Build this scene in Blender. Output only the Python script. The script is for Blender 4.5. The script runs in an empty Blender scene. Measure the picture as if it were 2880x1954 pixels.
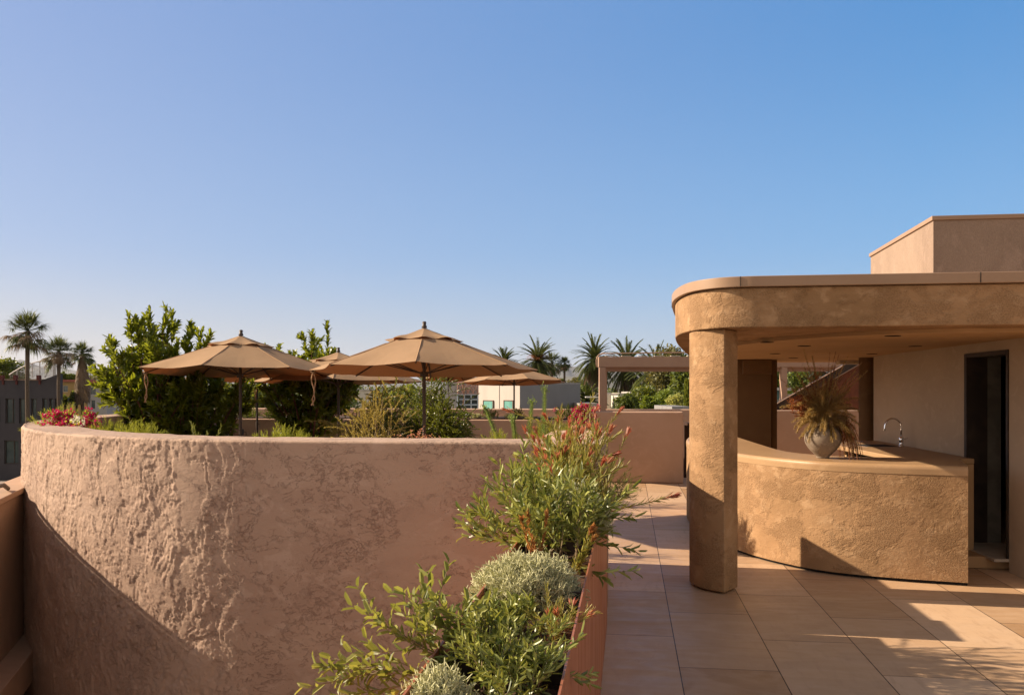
import bpy, math, random
from mathutils import Vector, noise, Matrix
R = math.radians
C = bpy.context.scene.collection
SC = bpy.context.scene
# ------------------------------------------------------------ camera, sky, sun
F = 2450.0; CX = 1440.0; HY = 1102.0; H = 1.7
cam = bpy.data.cameras.new('camera'); cam_o = bpy.data.objects.new('camera', cam); C.objects.link(cam_o)
cam_o.location = (0, 0, H); cam_o.rotation_euler = (R(90), 0, 0)
cam.sensor_width = 36; cam.lens = 36 * F / 2880; cam.shift_y = (HY - 977) / 2880
cam.clip_start = 0.05; cam.clip_end = 60000
SC.camera = cam_o
SUN = Vector((-0.98, 0.195, 0)).normalized(); ELEV = R(28)
SUN = Vector((SUN.x * math.cos(ELEV), SUN.y * math.cos(ELEV), math.sin(ELEV)))
W = bpy.data.worlds.new('World'); SC.world = W; W.use_nodes = True
nt = W.node_tree; bg = nt.nodes['Background']
sky = nt.nodes.new('ShaderNodeTexSky'); sky.sky_type = 'NISHITA'; sky.sun_disc = False
sky.sun_elevation = ELEV; sky.sun_rotation = math.atan2(SUN.x, SUN.y)
sky.altitude = 0; sky.air_density = 1.0; sky.dust_density = 1.0; sky.ozone_density = 2.2
bg.inputs[1].default_value = 0.13
_tc = nt.nodes.new('ShaderNodeTexCoord'); _sx = nt.nodes.new('ShaderNodeSeparateXYZ'); nt.links.new(_tc.outputs['Generated'], _sx.inputs[0])
def _mr(src, a, b, interp='SMOOTHSTEP'):
    n = nt.nodes.new('ShaderNodeMapRange'); n.interpolation_type = interp; n.inputs[1].default_value = a; n.inputs[2].default_value = b
    nt.links.new(src, n.inputs[0]); return n.outputs[0]
def _mx(f, a, b):
    n = nt.nodes.new('ShaderNodeMix'); n.data_type = 'RGBA'
    for s_, v in ((0, f), (6, a), (7, b)):
        if hasattr(v, 'is_linked'): nt.links.new(v, n.inputs[s_])
        elif s_ == 0: n.inputs[0].default_value = v
        else: n.inputs[s_].default_value = (*v, 1)
    return n.outputs[2]
_k = 1 / (0.13 * 2 ** 1.05)
def _c(r, g, b): f = lambda v: ((v / 255 + 0.055) / 1.055) ** 2.4 * _k; return (f(r), f(g), f(b))
_az = _mr(_sx.outputs['X'], -0.62, 0.42, 'LINEAR'); _lo = _mx(_az, _c(200, 188, 184), _c(166, 195, 223)); _mid = _mx(_az, _c(152, 170, 208), _c(112, 171, 224)); _hi = _mx(_az, _c(136, 159, 207), _c(66, 141, 208))
_g1 = _mx(_mr(_sx.outputs['Z'], -0.01, 0.17), _lo, _mid); _g2 = _mx(_mr(_sx.outputs['Z'], 0.10, 0.42), _g1, _hi)
nt.links.new(_mx(0.16, _g2, sky.outputs[0]) if False else _g2, bg.inputs[0])
_fin = nt.nodes.new('ShaderNodeMix'); _fin.data_type = 'RGBA'; _fin.inputs[0].default_value = 0.12
_wb = nt.nodes.new('ShaderNodeMapRange'); _wb.interpolation_type = 'SMOOTHSTEP'; _wb.inputs[1].default_value = 0.45; _wb.inputs[2].default_value = -0.25; nt.links.new(_sx.outputs['Y'], _wb.inputs[0])
_g3 = _mx(_wb.outputs[0], _g2, tuple(1.2 * q for q in _c(238, 220, 200)))
_g3 = _mx(_mr(_sx.outputs['Z'], 0.45, 0.85), _g3, tuple(0.30 * q for q in _c(150, 172, 205)))   # zenith darkened for less fill   # unseen sky behind the viewer, warmed as added fill
nt.links.new(_g3, _fin.inputs[6]); nt.links.new(sky.outputs[0], _fin.inputs[7]); nt.links.new(_fin.outputs[2], bg.inputs[0])
sl = bpy.data.lights.new('sun', 'SUN'); sl.energy = 5.0; sl.angle = R(0.55); sl.color = (1.0, 0.82, 0.60)
so = bpy.data.objects.new('sun', sl); C.objects.link(so)
so.rotation_euler = SUN.to_track_quat('Z', 'Y').to_euler()
SC.view_settings.view_transform = 'Standard'; SC.view_settings.look = 'None'
SC.view_settings.exposure = 1.05; SC.view_settings.gamma = 1.0
SC.cycles.max_bounces = 8; SC.cycles.diffuse_bounces = 5; SC.cycles.transparent_max_bounces = 8

# ------------------------------------------------------------ helpers
YA = R(7.63); CA, SA = math.cos(YA), math.sin(YA)
def UV(u, v, z=0.0): return Vector((u * CA + v * SA, -u * SA + v * CA, z))
def P(px, py, D): return Vector(((px - CX) / F * D, D, H - (py - HY) / F * D))

class MB:
    def __init__(s): s.v = []; s.f = []
    def add(s, vs, fs):
        n = len(s.v); s.v += [tuple(v) for v in vs]; s.f += [tuple(i + n for i in f) for f in fs]
    def box(s, c, size, rz=0.0, M=None):
        x, y, z = [a / 2 for a in size]; c = Vector(c)
        m = M or Matrix.Rotation(rz, 3, 'Z')
        vs = [c + m @ Vector((i * x, j * y, k * z)) for k in (-1, 1) for j in (-1, 1) for i in (-1, 1)]
        s.add(vs, [(0, 2, 3, 1), (4, 5, 7, 6), (0, 1, 5, 4), (2, 6, 7, 3), (0, 4, 6, 2), (1, 3, 7, 5)])
    def bar(s, a, b, w, h):
        a = Vector(a); b = Vector(b); d = b - a; q = d.to_track_quat('Y', 'Z').to_matrix()
        s.box((a + b) / 2, (w, d.length, h), M=q)
    def prism(s, pts, z0, z1):
        n = len(pts)
        s.add([(p[0], p[1], z0) for p in pts] + [(p[0], p[1], z1) for p in pts],
              [tuple(range(n))[::-1], tuple(range(n, 2 * n))] + [(i, (i + 1) % n, (i + 1) % n + n, i + n) for i in range(n)])
    def tube(s, pts, r, n=5, cap=True):
        if not isinstance(r, (list, tuple)): r = [r] * len(pts)
        pts = [Vector(p) for p in pts]; vs = []; fs = []; up = Vector((0.13, 0.21, 1)).normalized()
        for i, p in enumerate(pts):
            d = (pts[min(i + 1, len(pts) - 1)] - pts[max(i - 1, 0)])
            d = d.normalized() if d.length > 1e-9 else Vector((0, 0, 1))
            a = d.cross(up)
            if a.length < 0.05: a = d.cross(Vector((1, 0, 0.1)))
            a.normalize(); b = d.cross(a); up = b.cross(d) * -1 if False else up
            for k in range(n):
                t = 2 * math.pi * k / n; vs.append(p + (a * math.cos(t) + b * math.sin(t)) * r[i])
        for i in range(len(pts) - 1):
            for k in range(n):
                k2 = (k + 1) % n; fs.append((i * n + k, i * n + k2, (i + 1) * n + k2, (i + 1) * n + k))
        if cap: fs.append(tuple(range(n))[::-1]); fs.append(tuple(range((len(pts) - 1) * n, len(pts) * n)))
        s.add(vs, fs)
    def lathe(s, prof, n=32, c=(0, 0, 0)):
        vs = []; fs = []; c = Vector(c)
        for r, z in prof:
            for k in range(n):
                t = 2 * math.pi * k / n; vs.append(c + Vector((r * math.cos(t), r * math.sin(t), z)))
        for i in range(len(prof) - 1):
            for k in range(n):
                k2 = (k + 1) % n; fs.append((i * n + k, i * n + k2, (i + 1) * n + k2, (i + 1) * n + k))
        s.add(vs, fs)
    def leaf(s, b, d, nrm, L, w, curl=0.15, wide=0.45):
        d = d.normalized(); sd = d.cross(nrm)
        if sd.length < 1e-4: sd = d.cross(Vector((0.3, 0.5, 0.8)))
        sd.normalize(); n = sd.cross(d)
        p1 = b + d * L * wide * 0.55 + n * curl * L * 0.12; p2 = b + d * L * (wide + 0.3) + n * 0
        t = b + d * L - n * curl * L * 0.5; f = n * (w * 0.25)
        s.add([b, p1 - sd * w * 0.42 + f, p1, p1 + sd * w * 0.42 + f, p2 - sd * w * 0.4 + f, p2, p2 + sd * w * 0.4 + f, t],
              [(0, 2, 1), (0, 3, 2), (1, 2, 5, 4), (2, 3, 6, 5), (4, 5, 7), (5, 6, 7)])
    def quad(s, b, d, nrm, L, w):
        d = d.normalized(); sd = d.cross(nrm)
        if sd.length < 1e-4: sd = d.cross(Vector((0.3, 0.5, 0.8)))
        sd.normalize()
        m = b + d * L * 0.5
        s.add([b, m - sd * w * 0.5, b + d * L, m + sd * w * 0.5], [(0, 1, 2, 3)])
    def blade(s, b, d, L, w, droop, n=4):
        p = Vector(b); d = d.normalized(); sd = d.cross(Vector((0, 0, 1)))
        if sd.length < 0.05: sd = Vector((1, 0, 0))
        sd.normalize(); vs = []; 
        for i in range(n + 1):
            ww = w * (1 - (i / n) ** 1.5) * 0.5 + 0.0002
            vs += [p - sd * ww, p + sd * ww]
            p = p + d * (L / n); d = (d + Vector((0, 0, -droop / n))).normalized()
        s.add(vs, [(2 * i, 2 * i + 1, 2 * i + 3, 2 * i + 2) for i in range(n)])
    def build(s, name, m, parent=None, smooth=False, bevel=0.0, seg=3, loc=None):
        me = bpy.data.meshes.new(name); me.from_pydata(s.v, [], s.f); me.update()
        if m: me.materials.append(m)
        if smooth:
            for p in me.polygons: p.use_smooth = True
        o = bpy.data.objects.new(name, me); C.objects.link(o)
        if parent: o.parent = parent
        if bevel:
            b = o.modifiers.new('bevel', 'BEVEL'); b.width = bevel; b.segments = seg; b.limit_method = 'ANGLE'; b.angle_limit = R(40)
            b.harden_normals = False
            for p in me.polygons: p.use_smooth = True
            e = o.modifiers.new('wn', 'WEIGHTED_NORMAL'); e.keep_sharp = True
        return o
def tag(o, label=None, cat=None, group=None, kind=None):
    if label: o['label'] = label
    if cat: o['category'] = cat
    if group: o['group'] = group
    if kind: o['kind'] = kind
    return o
def thing(name, label, cat, loc=(0, 0, 0), rz=0, group=None):
    o = bpy.data.objects.new(name, None); C.objects.link(o); o.location = loc; o.rotation_euler = (0, 0, rz)
    o.empty_display_size = 0.2
    return tag(o, label, cat, group)
def dup(root, loc, rz=0.0, scale=None, label=None, group=None):
    r = root.copy(); C.objects.link(r); r.location = loc; r.rotation_euler = (0, 0, rz)
    if scale: r.scale = scale if hasattr(scale, '__len__') else (scale,) * 3
    if label: r['label'] = label
    if group: r['group'] = group
    for ch in list(root.children):
        c = ch.copy(); C.objects.link(c); c.parent = r
        for g in list(ch.children):
            d = g.copy(); C.objects.link(d); d.parent = c
    return r
def spline(pts, step=0.1, closed=False):
    pts = [Vector(p) for p in pts]; n = len(pts); out = []
    rng = range(n if closed else n - 1)
    for i in rng:
        g = (lambda j: pts[j % n]) if closed else (lambda j: pts[max(0, min(n - 1, j))])
        a, b, c, d = g(i - 1), g(i), g(i + 1), g(i + 2)
        k = max(2, int((c - b).length / step))
        for q in range(k):
            t = q / k
            out.append(0.5 * ((2 * b) + (c - a) * t + (2 * a - 5 * b + 4 * c - d) * t * t + (3 * b - a - 3 * c + d) * t ** 3))
    if not closed: out.append(pts[-1])
    return out
def resample(pts, steps):
    out = [pts[0]]; L = 0; i = 0; acc = 0; pos = pts[0].copy(); total = 0
    while i < len(pts) - 1:
        st = steps(total); d = (pts[i + 1] - pos).length
        if acc + d >= st:
            t = (st - acc) / d; pos = pos.lerp(pts[i + 1], t); out.append(pos.copy()); total += st; acc = 0
        else: acc += d; i += 1; pos = pts[i].copy()
    return out

# ------------------------------------------------------------ materials
def base_mat(name, rough=0.8, spec=0.3, metal=0.0):
    m = bpy.data.materials.new(name); m.use_nodes = True; b = m.node_tree.nodes['Principled BSDF']
    b.inputs['Roughness'].default_value = rough; b.inputs['Specular IOR Level'].default_value = spec; b.inputs['Metallic'].default_value = metal
    return m, m.node_tree, b
def N(t, typ, **k):
    n = t.nodes.new(typ)
    for a, v in k.items():
        if a in n.inputs: n.inputs[a].default_value = v
        else: setattr(n, a, v)
    return n
def col4(c): return (c[0], c[1], c[2], 1)
def mixc(t, fac, a, b, blend='MIX'):
    n = t.nodes.new('ShaderNodeMix'); n.data_type = 'RGBA'; n.blend_type = blend
    for sock, val in ((0, fac), (6, a), (7, b)):
        if hasattr(val, 'links') or hasattr(val, 'is_linked'): t.links.new(val, n.inputs[sock])
        else: n.inputs[sock].default_value = val if sock == 0 else col4(val)
    return n.outputs[2]
def ramp(t, src, p0, p1, a=0.0, b=1.0):
    n = t.nodes.new('ShaderNodeMapRange'); n.interpolation_type = 'SMOOTHSTEP'
    n.inputs[1].default_value = p0; n.inputs[2].default_value = p1; n.inputs[3].default_value = a; n.inputs[4].default_value = b
    t.links.new(src, n.inputs[0]); return n.outputs[0]
def nz(t, vec, scale, detail=4, rough=0.55, dist=0.0):
    n = t.nodes.new('ShaderNodeTexNoise'); n.inputs['Scale'].default_value = scale; n.inputs['Detail'].default_value = detail
    n.inputs['Roughness'].default_value = rough; n.inputs['Distortion'].default_value = dist
    if vec: t.links.new(vec, n.inputs['Vector'])
    return n.outputs['Fac']
def math_(t, op, a, b=0.0):
    n = t.nodes.new('ShaderNodeMath'); n.operation = op
    for i, v in ((0, a), (1, b)):
        if hasattr(v, 'is_linked'): t.links.new(v, n.inputs[i])
        else: n.inputs[i].default_value = v
    return n.outputs[0]
def coords(t, sc=(1, 1, 1)):
    tc = t.nodes.new('ShaderNodeTexCoord'); mp = t.nodes.new('ShaderNodeMapping'); mp.inputs['Scale'].default_value = sc
    t.links.new(tc.outputs['Object'], mp.inputs['Vector']); return mp.outputs[0]
def plaster(name, c, c2, c3, bump=0.6, rough=0.85, trowel=1.0, sc=1.0, vein=0.0, grit=1.0, stretch=(1, 1, 1.5), dist=1.0, bdist=1.0, gsc=95, speck=0.0, patch=0):
    m, t, b = base_mat(name, rough, 0.2)
    v = coords(t, stretch)
    big = nz(t, v, 0.9 * sc, 4, 0.6, 0.6); mid = nz(t, v, 4.5 * sc, 7, 0.68, 1.0 * dist); fine = nz(t, v, gsc * sc, 4, 0.65)
    pm = ramp(t, nz(t, v, 2.2 * sc, 6, 0.66, 0.3), 0.47, 0.56)
    colr = mixc(t, ramp(t, big, 0.35, 0.68), c, c2)
    colr = mixc(t, ramp(t, mid, 0.5, 0.66, 0, 0.75), colr, c3)
    if speck: colr = mixc(t, math_(t, 'MULTIPLY', ramp(t, fine, 0.40, 0.56, speck, 0), pm) if patch else ramp(t, fine, 0.42, 0.6, speck, 0), colr, (c2[0] * 0.55, c2[1] * 0.5, c2[2] * 0.45))
    e1 = nz(t, v, 3.4 * sc, 8, 0.68, 1.3 * dist)
    plate = ramp(t, e1, 0.50, 0.515); plate2 = ramp(t, mid, 0.55, 0.57)
    gr = math_(t, 'MULTIPLY', fine, math_(t, 'ADD', 0.12, pm) if patch else ramp(t, big, 0.42, 0.55, 0.25, 1.0))
    h = math_(t, 'ADD', math_(t, 'MULTIPLY', plate, 0.45 * trowel), math_(t, 'MULTIPLY', plate2, 0.3 * trowel))
    h = math_(t, 'ADD', h, math_(t, 'MULTIPLY', gr, 1.0 * grit)); h = math_(t, 'ADD', h, math_(t, 'MULTIPLY', nz(t, v, 18 * sc, 4, 0.6, 0.5), 0.9))
    if vein:
        n1 = nz(t, v, 2.6, 9, 0.74, 0.35); av = math_(t, 'ABSOLUTE', math_(t, 'SUBTRACT', n1, 0.5))
        ln = ramp(t, av, 0.0, 0.0075, 0.9, 0); ms = ramp(t, nz(t, v, 1.6, 3), 0.42, 0.55); ln = math_(t, 'MULTIPLY', ln, ms)
        n2 = nz(t, v, 6.1, 8, 0.74, 0.3); av2 = math_(t, 'ABSOLUTE', math_(t, 'SUBTRACT', n2, 0.47))
        ln2 = math_(t, 'MULTIPLY', ramp(t, av2, 0.0, 0.010, 0.8, 0), ramp(t, nz(t, v, 1.15, 3), 0.46, 0.56))
        ln = math_(t, 'MAXIMUM', ln, ln2)
        pv_ = t.nodes.new('ShaderNodeTexVoronoi'); pv_.inputs['Scale'].default_value = 42; t.links.new(v, pv_.inputs['Vector'])
        pits = math_(t, 'MULTIPLY', ramp(t, pv_.outputs['Distance'], 0.10, 0.2, 1, 0), ramp(t, nz(t, v, 2.7, 5, 0.7), 0.52, 0.60))
        ln = math_(t, 'MAXIMUM', ln, pits)
        colr = mixc(t, math_(t, 'MULTIPLY', ln, vein), colr, (c[0] * 0.45, c[1] * 0.4, c[2] * 0.42))
        h = math_(t, 'SUBTRACT', h, math_(t, 'MULTIPLY', ln, 0.8))
    t.links.new(colr, b.inputs['Base Color'])
    bp = t.nodes.new('ShaderNodeBump'); bp.inputs['Strength'].default_value = bump; bp.inputs['Distance'].default_value = 0.006 * bdist
    t.links.new(h, bp.inputs['Height']); t.links.new(bp.outputs[0], b.inputs['Normal'])
    return m
def simple(name, c, c2=None, sc=3.0, rough=0.7, metal=0.0, bump=0.0, bsc=60, spec=0.3):
    m, t, b = base_mat(name, rough, spec, metal); v = coords(t)
    f = nz(t, v, sc, 5, 0.6, 0.5); c2 = c2 or tuple(x * 0.8 for x in c)
    t.links.new(mixc(t, ramp(t, f, 0.35, 0.65), c, c2), b.inputs['Base Color'])
    if bump:
        bp = t.nodes.new('ShaderNodeBump'); bp.inputs['Strength'].default_value = bump; bp.inputs['Distance'].default_value = 0.003
        t.links.new(nz(t, v, bsc, 4), bp.inputs['Height']); t.links.new(bp.outputs[0], b.inputs['Normal'])
    return m
def leafmat(name, c, c2, trans=0.35, rough=0.45, tc=None, spec=0.4):
    m, t, b = base_mat(name, rough, spec); out = t.nodes['Material Output']
    g = t.nodes.new('ShaderNodeNewGeometry')
    cc = mixc(t, g.outputs['Random Per Island'], c, c2)
    f = nz(t, coords(t), 3.0, 2); cc = mixc(t, ramp(t, f, 0.3, 0.7, 0, 0.5), cc, tuple(x * 0.6 for x in c))
    t.links.new(cc, b.inputs['Base Color'])
    tr = t.nodes.new('ShaderNodeBsdfTranslucent'); tcol = tc or (min(1, c2[0] * 1.7), min(1, c2[1] * 1.6), c2[2] * 0.9)
    t.links.new(mixc(t, 0.75, cc, tcol), tr.inputs[0])
    mx = t.nodes.new('ShaderNodeMixShader'); mx.inputs[0].default_value = trans
    t.links.new(b.outputs[0], mx.inputs[1]); t.links.new(tr.outputs[0], mx.inputs[2]); t.links.new(mx.outputs[0], out.inputs[0])
    return m

WALL = plaster('rough_plaster', (0.42, 0.295, 0.225), (0.375, 0.255, 0.195), (0.46, 0.33, 0.26), bump=0.7, trowel=0.3, vein=0.95, grit=0.6)
SMOOTH = plaster('smooth_plaster', (0.50, 0.33, 0.24), (0.46, 0.30, 0.21), (0.52, 0.345, 0.255), bump=0.25, trowel=0.15, grit=0.5)
PAV = plaster('pavilion_plaster', (0.335, 0.20, 0.105), (0.255, 0.15, 0.075), (0.40, 0.255, 0.145), bump=0.75, trowel=0.3, grit=1.6, stretch=(1, 1, 1.35), dist=0.12, bdist=1.35, gsc=70, speck=0.45, patch=1, sc=1.25)
PAVS = plaster('pavilion_smooth', (0.46, 0.29, 0.155), (0.42, 0.26, 0.135), (0.47, 0.30, 0.165), bump=0.2, trowel=0.1, grit=0.4)
BTOP = plaster('bar_top_plaster', (0.37, 0.235, 0.13), (0.31, 0.19, 0.10), (0.39, 0.255, 0.145), bump=0.1, rough=0.4, trowel=0.1, grit=0.1)
TAUPE = plaster('taupe_plaster', (0.50, 0.385, 0.28), (0.45, 0.345, 0.25), (0.52, 0.405, 0.30), bump=0.15, trowel=0.1, grit=0.2)
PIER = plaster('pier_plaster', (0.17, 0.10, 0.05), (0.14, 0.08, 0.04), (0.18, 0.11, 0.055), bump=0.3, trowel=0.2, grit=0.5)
TOWER = plaster('tower_plaster', (0.32, 0.235, 0.18), (0.27, 0.195, 0.15), (0.35, 0.255, 0.2), bump=0.8, trowel=0.6, grit=1.0, stretch=(1, 1, 0.6), dist=0.4, speck=0.25)
CAP = simple('metal_coping', (0.34, 0.22, 0.145), (0.31, 0.20, 0.13), 2, rough=0.45, bump=0.1)
PARAPET = simple('painted_parapet', (0.40, 0.26, 0.18), (0.36, 0.235, 0.16), 3, rough=0.8, bump=0.3)
STEEL = simple('dark_steel', (0.045, 0.035, 0.03), (0.07, 0.05, 0.04), 5, rough=0.5, metal=0.3)
POLE = simple('bronze_pole', (0.06, 0.04, 0.032), (0.08, 0.055, 0.04), 5, rough=0.45)
SOIL = simple('soil', (0.035, 0.018, 0.01), (0.07, 0.035, 0.018), 40, rough=0.95, bump=1.0, bsc=120)
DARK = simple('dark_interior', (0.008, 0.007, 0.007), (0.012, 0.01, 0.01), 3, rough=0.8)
CONC = simple('concrete', (0.30, 0.24, 0.2), (0.24, 0.2, 0.17), 2, rough=0.9)
BARK = simple('bark', (0.12, 0.085, 0.06), (0.07, 0.05, 0.035), 12, rough=0.95, bump=0.8)
REDBARK = simple('red_bark', (0.16, 0.055, 0.03), (0.10, 0.04, 0.025), 12, rough=0.7)
TWIG = simple('pale_twig', (0.30, 0.22, 0.13), (0.22, 0.16, 0.09), 12, rough=0.8)
PINKTWIG = simple('pink_twig', (0.34, 0.12, 0.07), (0.25, 0.11, 0.05), 12, rough=0.7)
def fabric():
    m, t, b = base_mat('umbrella_fabric', 0.9, 0.15); out = t.nodes['Material Output']; v = coords(t)
    wv = nz(t, coords(t, (1, 1, 6)), 220, 2); big = nz(t, v, 1.6, 3)
    cc = mixc(t, ramp(t, big, 0.3, 0.7), (0.50, 0.335, 0.205), (0.46, 0.305, 0.18)); cc = mixc(t, ramp(t, wv, 0.35, 0.65, 0, 0.3), cc, (0.30, 0.2, 0.13))
    t.links.new(cc, b.inputs['Base Color'])
    bp = t.nodes.new('ShaderNodeBump'); bp.inputs['Strength'].default_value = 0.35; bp.inputs['Distance'].default_value = 0.02
    t.links.new(nz(t, v, 4.0, 3, 0.5, 0.8), bp.inputs['Height']); t.links.new(bp.outputs[0], b.inputs['Normal'])
    tr = t.nodes.new('ShaderNodeBsdfTranslucent'); tr.inputs[0].default_value = (0.55, 0.27, 0.11, 1)
    mx = t.nodes.new('ShaderNodeMixShader'); mx.inputs[0].default_value = 0.3
    t.links.new(b.outputs[0], mx.inputs[1]); t.links.new(tr.outputs[0], mx.inputs[2]); t.links.new(mx.outputs[0], out.inputs[0])
    return m
FABRIC = fabric()
def copper():
    m, t, b = base_mat('copper', 0.42, 0.5, 0.35)
    v = coords(t, (1.0, 1.0, 0.12)); s1 = nz(t, v, 9, 5, 0.6); s2 = nz(t, coords(t), 2.0, 4)
    cc = mixc(t, ramp(t, s1, 0.3, 0.7), (0.45, 0.155, 0.07), (0.36, 0.12, 0.055)); cc = mixc(t, ramp(t, s2, 0.4, 0.7, 0, 0.5), cc, (0.5, 0.2, 0.10))
    t.links.new(cc, b.inputs['Base Color']); t.links.new(ramp(t, s1, 0.3, 0.7, 0.35, 0.55), b.inputs['Roughness']); return m
COPPER = copper()
CORTEN = simple('corten_steel', (0.17, 0.055, 0.025), (0.10, 0.035, 0.018), 4, rough=0.75, bump=0.2)
def tiles():
    m, t, b = base_mat('floor_tiles', 0.5, 0.35)
    tc = t.nodes.new('ShaderNodeTexCoord'); mp = t.nodes.new('ShaderNodeMapping')
    # object space is (u, v); brick rows run along x -> swap so that rows run along v
    mp.inputs['Rotation'].default_value = (0, 0, R(-90)); t.links.new(tc.outputs['Object'], mp.inputs['Vector'])
    mp2 = t.nodes.new('ShaderNodeMapping'); mp2.inputs['Location'].default_value = (5.4, 0.31, 0); t.links.new(mp.outputs[0], mp2.inputs['Vector'])
    br = t.nodes.new('ShaderNodeTexBrick'); br.offset = 0.5; br.offset_frequency = 2; br.squash = 1
    br.inputs['Color1'].default_value = (0.60, 0.415, 0.27, 1); br.inputs['Color2'].default_value = (0.36, 0.215, 0.115, 1); br.inputs['Mortar'].default_value = (0.03, 0.02, 0.018, 1)
    br.inputs['Scale'].default_value = 1.0; br.inputs['Mortar Size'].default_value = 0.0035; br.inputs['Mortar Smooth'].default_value = 0.1
    br.inputs['Bias'].default_value = 0.0; br.inputs['Brick Width'].default_value = 1.36; br.inputs['Row Height'].default_value = 0.6
    t.links.new(mp2.outputs[0], br.inputs['Vector'])
    o = tc.outputs['Object']
    v2 = coords(t, (0.55, 2.0, 1)); st = nz(t, v2, 3.0, 6, 0.65, 1.2); st2 = nz(t, o, 2.2, 5, 0.6, 1.8); sp = nz(t, o, 60, 2)
    v3 = coords(t, (2.4, 0.5, 1)); lines = nz(t, v3, 7, 6, 0.7, 0.4)
    cc = mixc(t, ramp(t, st2, 0.40, 0.72, 0, 0.28), br.outputs['Color'], (0.62, 0.45, 0.32))
    cc = mixc(t, ramp(t, lines, 0.50, 0.66, 0, 0.45), cc, (0.42, 0.27, 0.17))
    cc = mixc(t, ramp(t, sp, 0.71, 0.76, 0, 0.6), cc, (0.22, 0.14, 0.09))
    cc = mixc(t, br.outputs['Fac'], cc, (0.03, 0.02, 0.018))
    t.links.new(cc, b.inputs['Base Color']); t.links.new(ramp(t, st, 0.3, 0.7, 0.38, 0.6), b.inputs['Roughness'])
    bp = t.nodes.new('ShaderNodeBump'); bp.inputs['Strength'].default_value = 0.25; bp.inputs['Distance'].default_value = 0.004
    hh = math_(t, 'SUBTRACT', math_(t, 'MULTIPLY', lines, 0.25), math_(t, 'MULTIPLY', br.outputs['Fac'], 1.0))
    t.links.new(hh, bp.inputs['Height']); t.links.new(bp.outputs[0], b.inputs['Normal']); return m
TILES = tiles()
GLASS = simple('window_glass', (0.02, 0.035, 0.045), (0.05, 0.07, 0.07), 0.6, rough=0.08, spec=0.8)
GREENGLASS = simple('green_window', (0.16, 0.36, 0.32), (0.10, 0.26, 0.24), 0.8, rough=0.15, spec=0.6)
CHROME, _t, _b = base_mat('chrome', 0.08, 0.5, 1.0); _b.inputs['Base Color'].default_value = (0.8, 0.8, 0.82, 1)

L_ARB = leafmat('glossy_leaf', (0.045, 0.085, 0.008), (0.20, 0.225, 0.022), 0.45, 0.25, spec=0.7)
L_OLIVE = leafmat('olive_leaf', (0.055, 0.09, 0.010), (0.42, 0.43, 0.12), 0.14, 0.38)
L_LEU = leafmat('narrow_leaf', (0.08, 0.11, 0.012), (0.46, 0.40, 0.11), 0.2, 0.45)
L_RED = leafmat('red_bract', (0.36, 0.06, 0.035), (0.50, 0.27, 0.13), 0.35, 0.5, tc=(0.7, 0.2, 0.1))
L_RUST = leafmat('orange_bract', (0.32, 0.11, 0.04), (0.30, 0.22, 0.07), 0.35, 0.5, tc=(0.7, 0.3, 0.08))
L_SILV = leafmat('silver_leaf', (0.46, 0.45, 0.26), (0.68, 0.65, 0.40), 0.15, 0.8)
L_ACA = leafmat('wattle_leaf', (0.08, 0.115, 0.015), (0.33, 0.33, 0.09), 0.3, 0.5)
L_GRASS = leafmat('grass_blade', (0.13, 0.17, 0.015), (0.32, 0.33, 0.05), 0.4, 0.5)
L_DARK = leafmat('dark_leaf', (0.045, 0.08, 0.008), (0.20, 0.22, 0.03), 0.3, 0.35, spec=0.6)
L_GOLD = leafmat('golden_leaf', (0.13, 0.12, 0.02), (0.46, 0.36, 0.12), 0.35, 0.45)
L_MID = leafmat('mid_leaf', (0.05, 0.08, 0.012), (0.15, 0.18, 0.025), 0.25, 0.6)
L_BRIGHT = leafmat('bright_leaf', (0.09, 0.14, 0.015), (0.22, 0.27, 0.03), 0.3, 0.6)
L_PALE = leafmat('pale_leaf', (0.26, 0.29, 0.07), (0.42, 0.42, 0.14), 0.3, 0.6)
L_TGOLD = leafmat('loose_tree_leaf', (0.07, 0.075, 0.02), (0.20, 0.18, 0.06), 0.25, 0.6)
L_ECH = leafmat('spike_leaf', (0.12, 0.20, 0.06), (0.28, 0.36, 0.14), 0.3, 0.5)
L_PALM = leafmat('palm_leaf', (0.045, 0.07, 0.018), (0.15, 0.17, 0.05), 0.25, 0.5)
L_DEAD = leafmat('dead_frond', (0.17, 0.11, 0.065), (0.26, 0.18, 0.11), 0.15, 0.8, tc=(0.4, 0.25, 0.12))
L_PINK = leafmat('pink_flower', (0.40, 0.004, 0.06), (0.58, 0.015, 0.12), 0.25, 0.6, tc=(0.7, 0.02, 0.12))
L_WHITE = leafmat('white_flower', (0.75, 0.68, 0.6), (0.8, 0.75, 0.7), 0.3, 0.6)
L_CORAL = leafmat('coral_flower', (0.55, 0.18, 0.14), (0.6, 0.3, 0.22), 0.3, 0.6)
L_DRIED = leafmat('dried_plume', (0.27, 0.18, 0.065), (0.50, 0.37, 0.16), 0.3, 0.8)
L_AMAR = leafmat('dried_seed', (0.22, 0.06, 0.02), (0.36, 0.13, 0.04), 0.25, 0.8)

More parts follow.
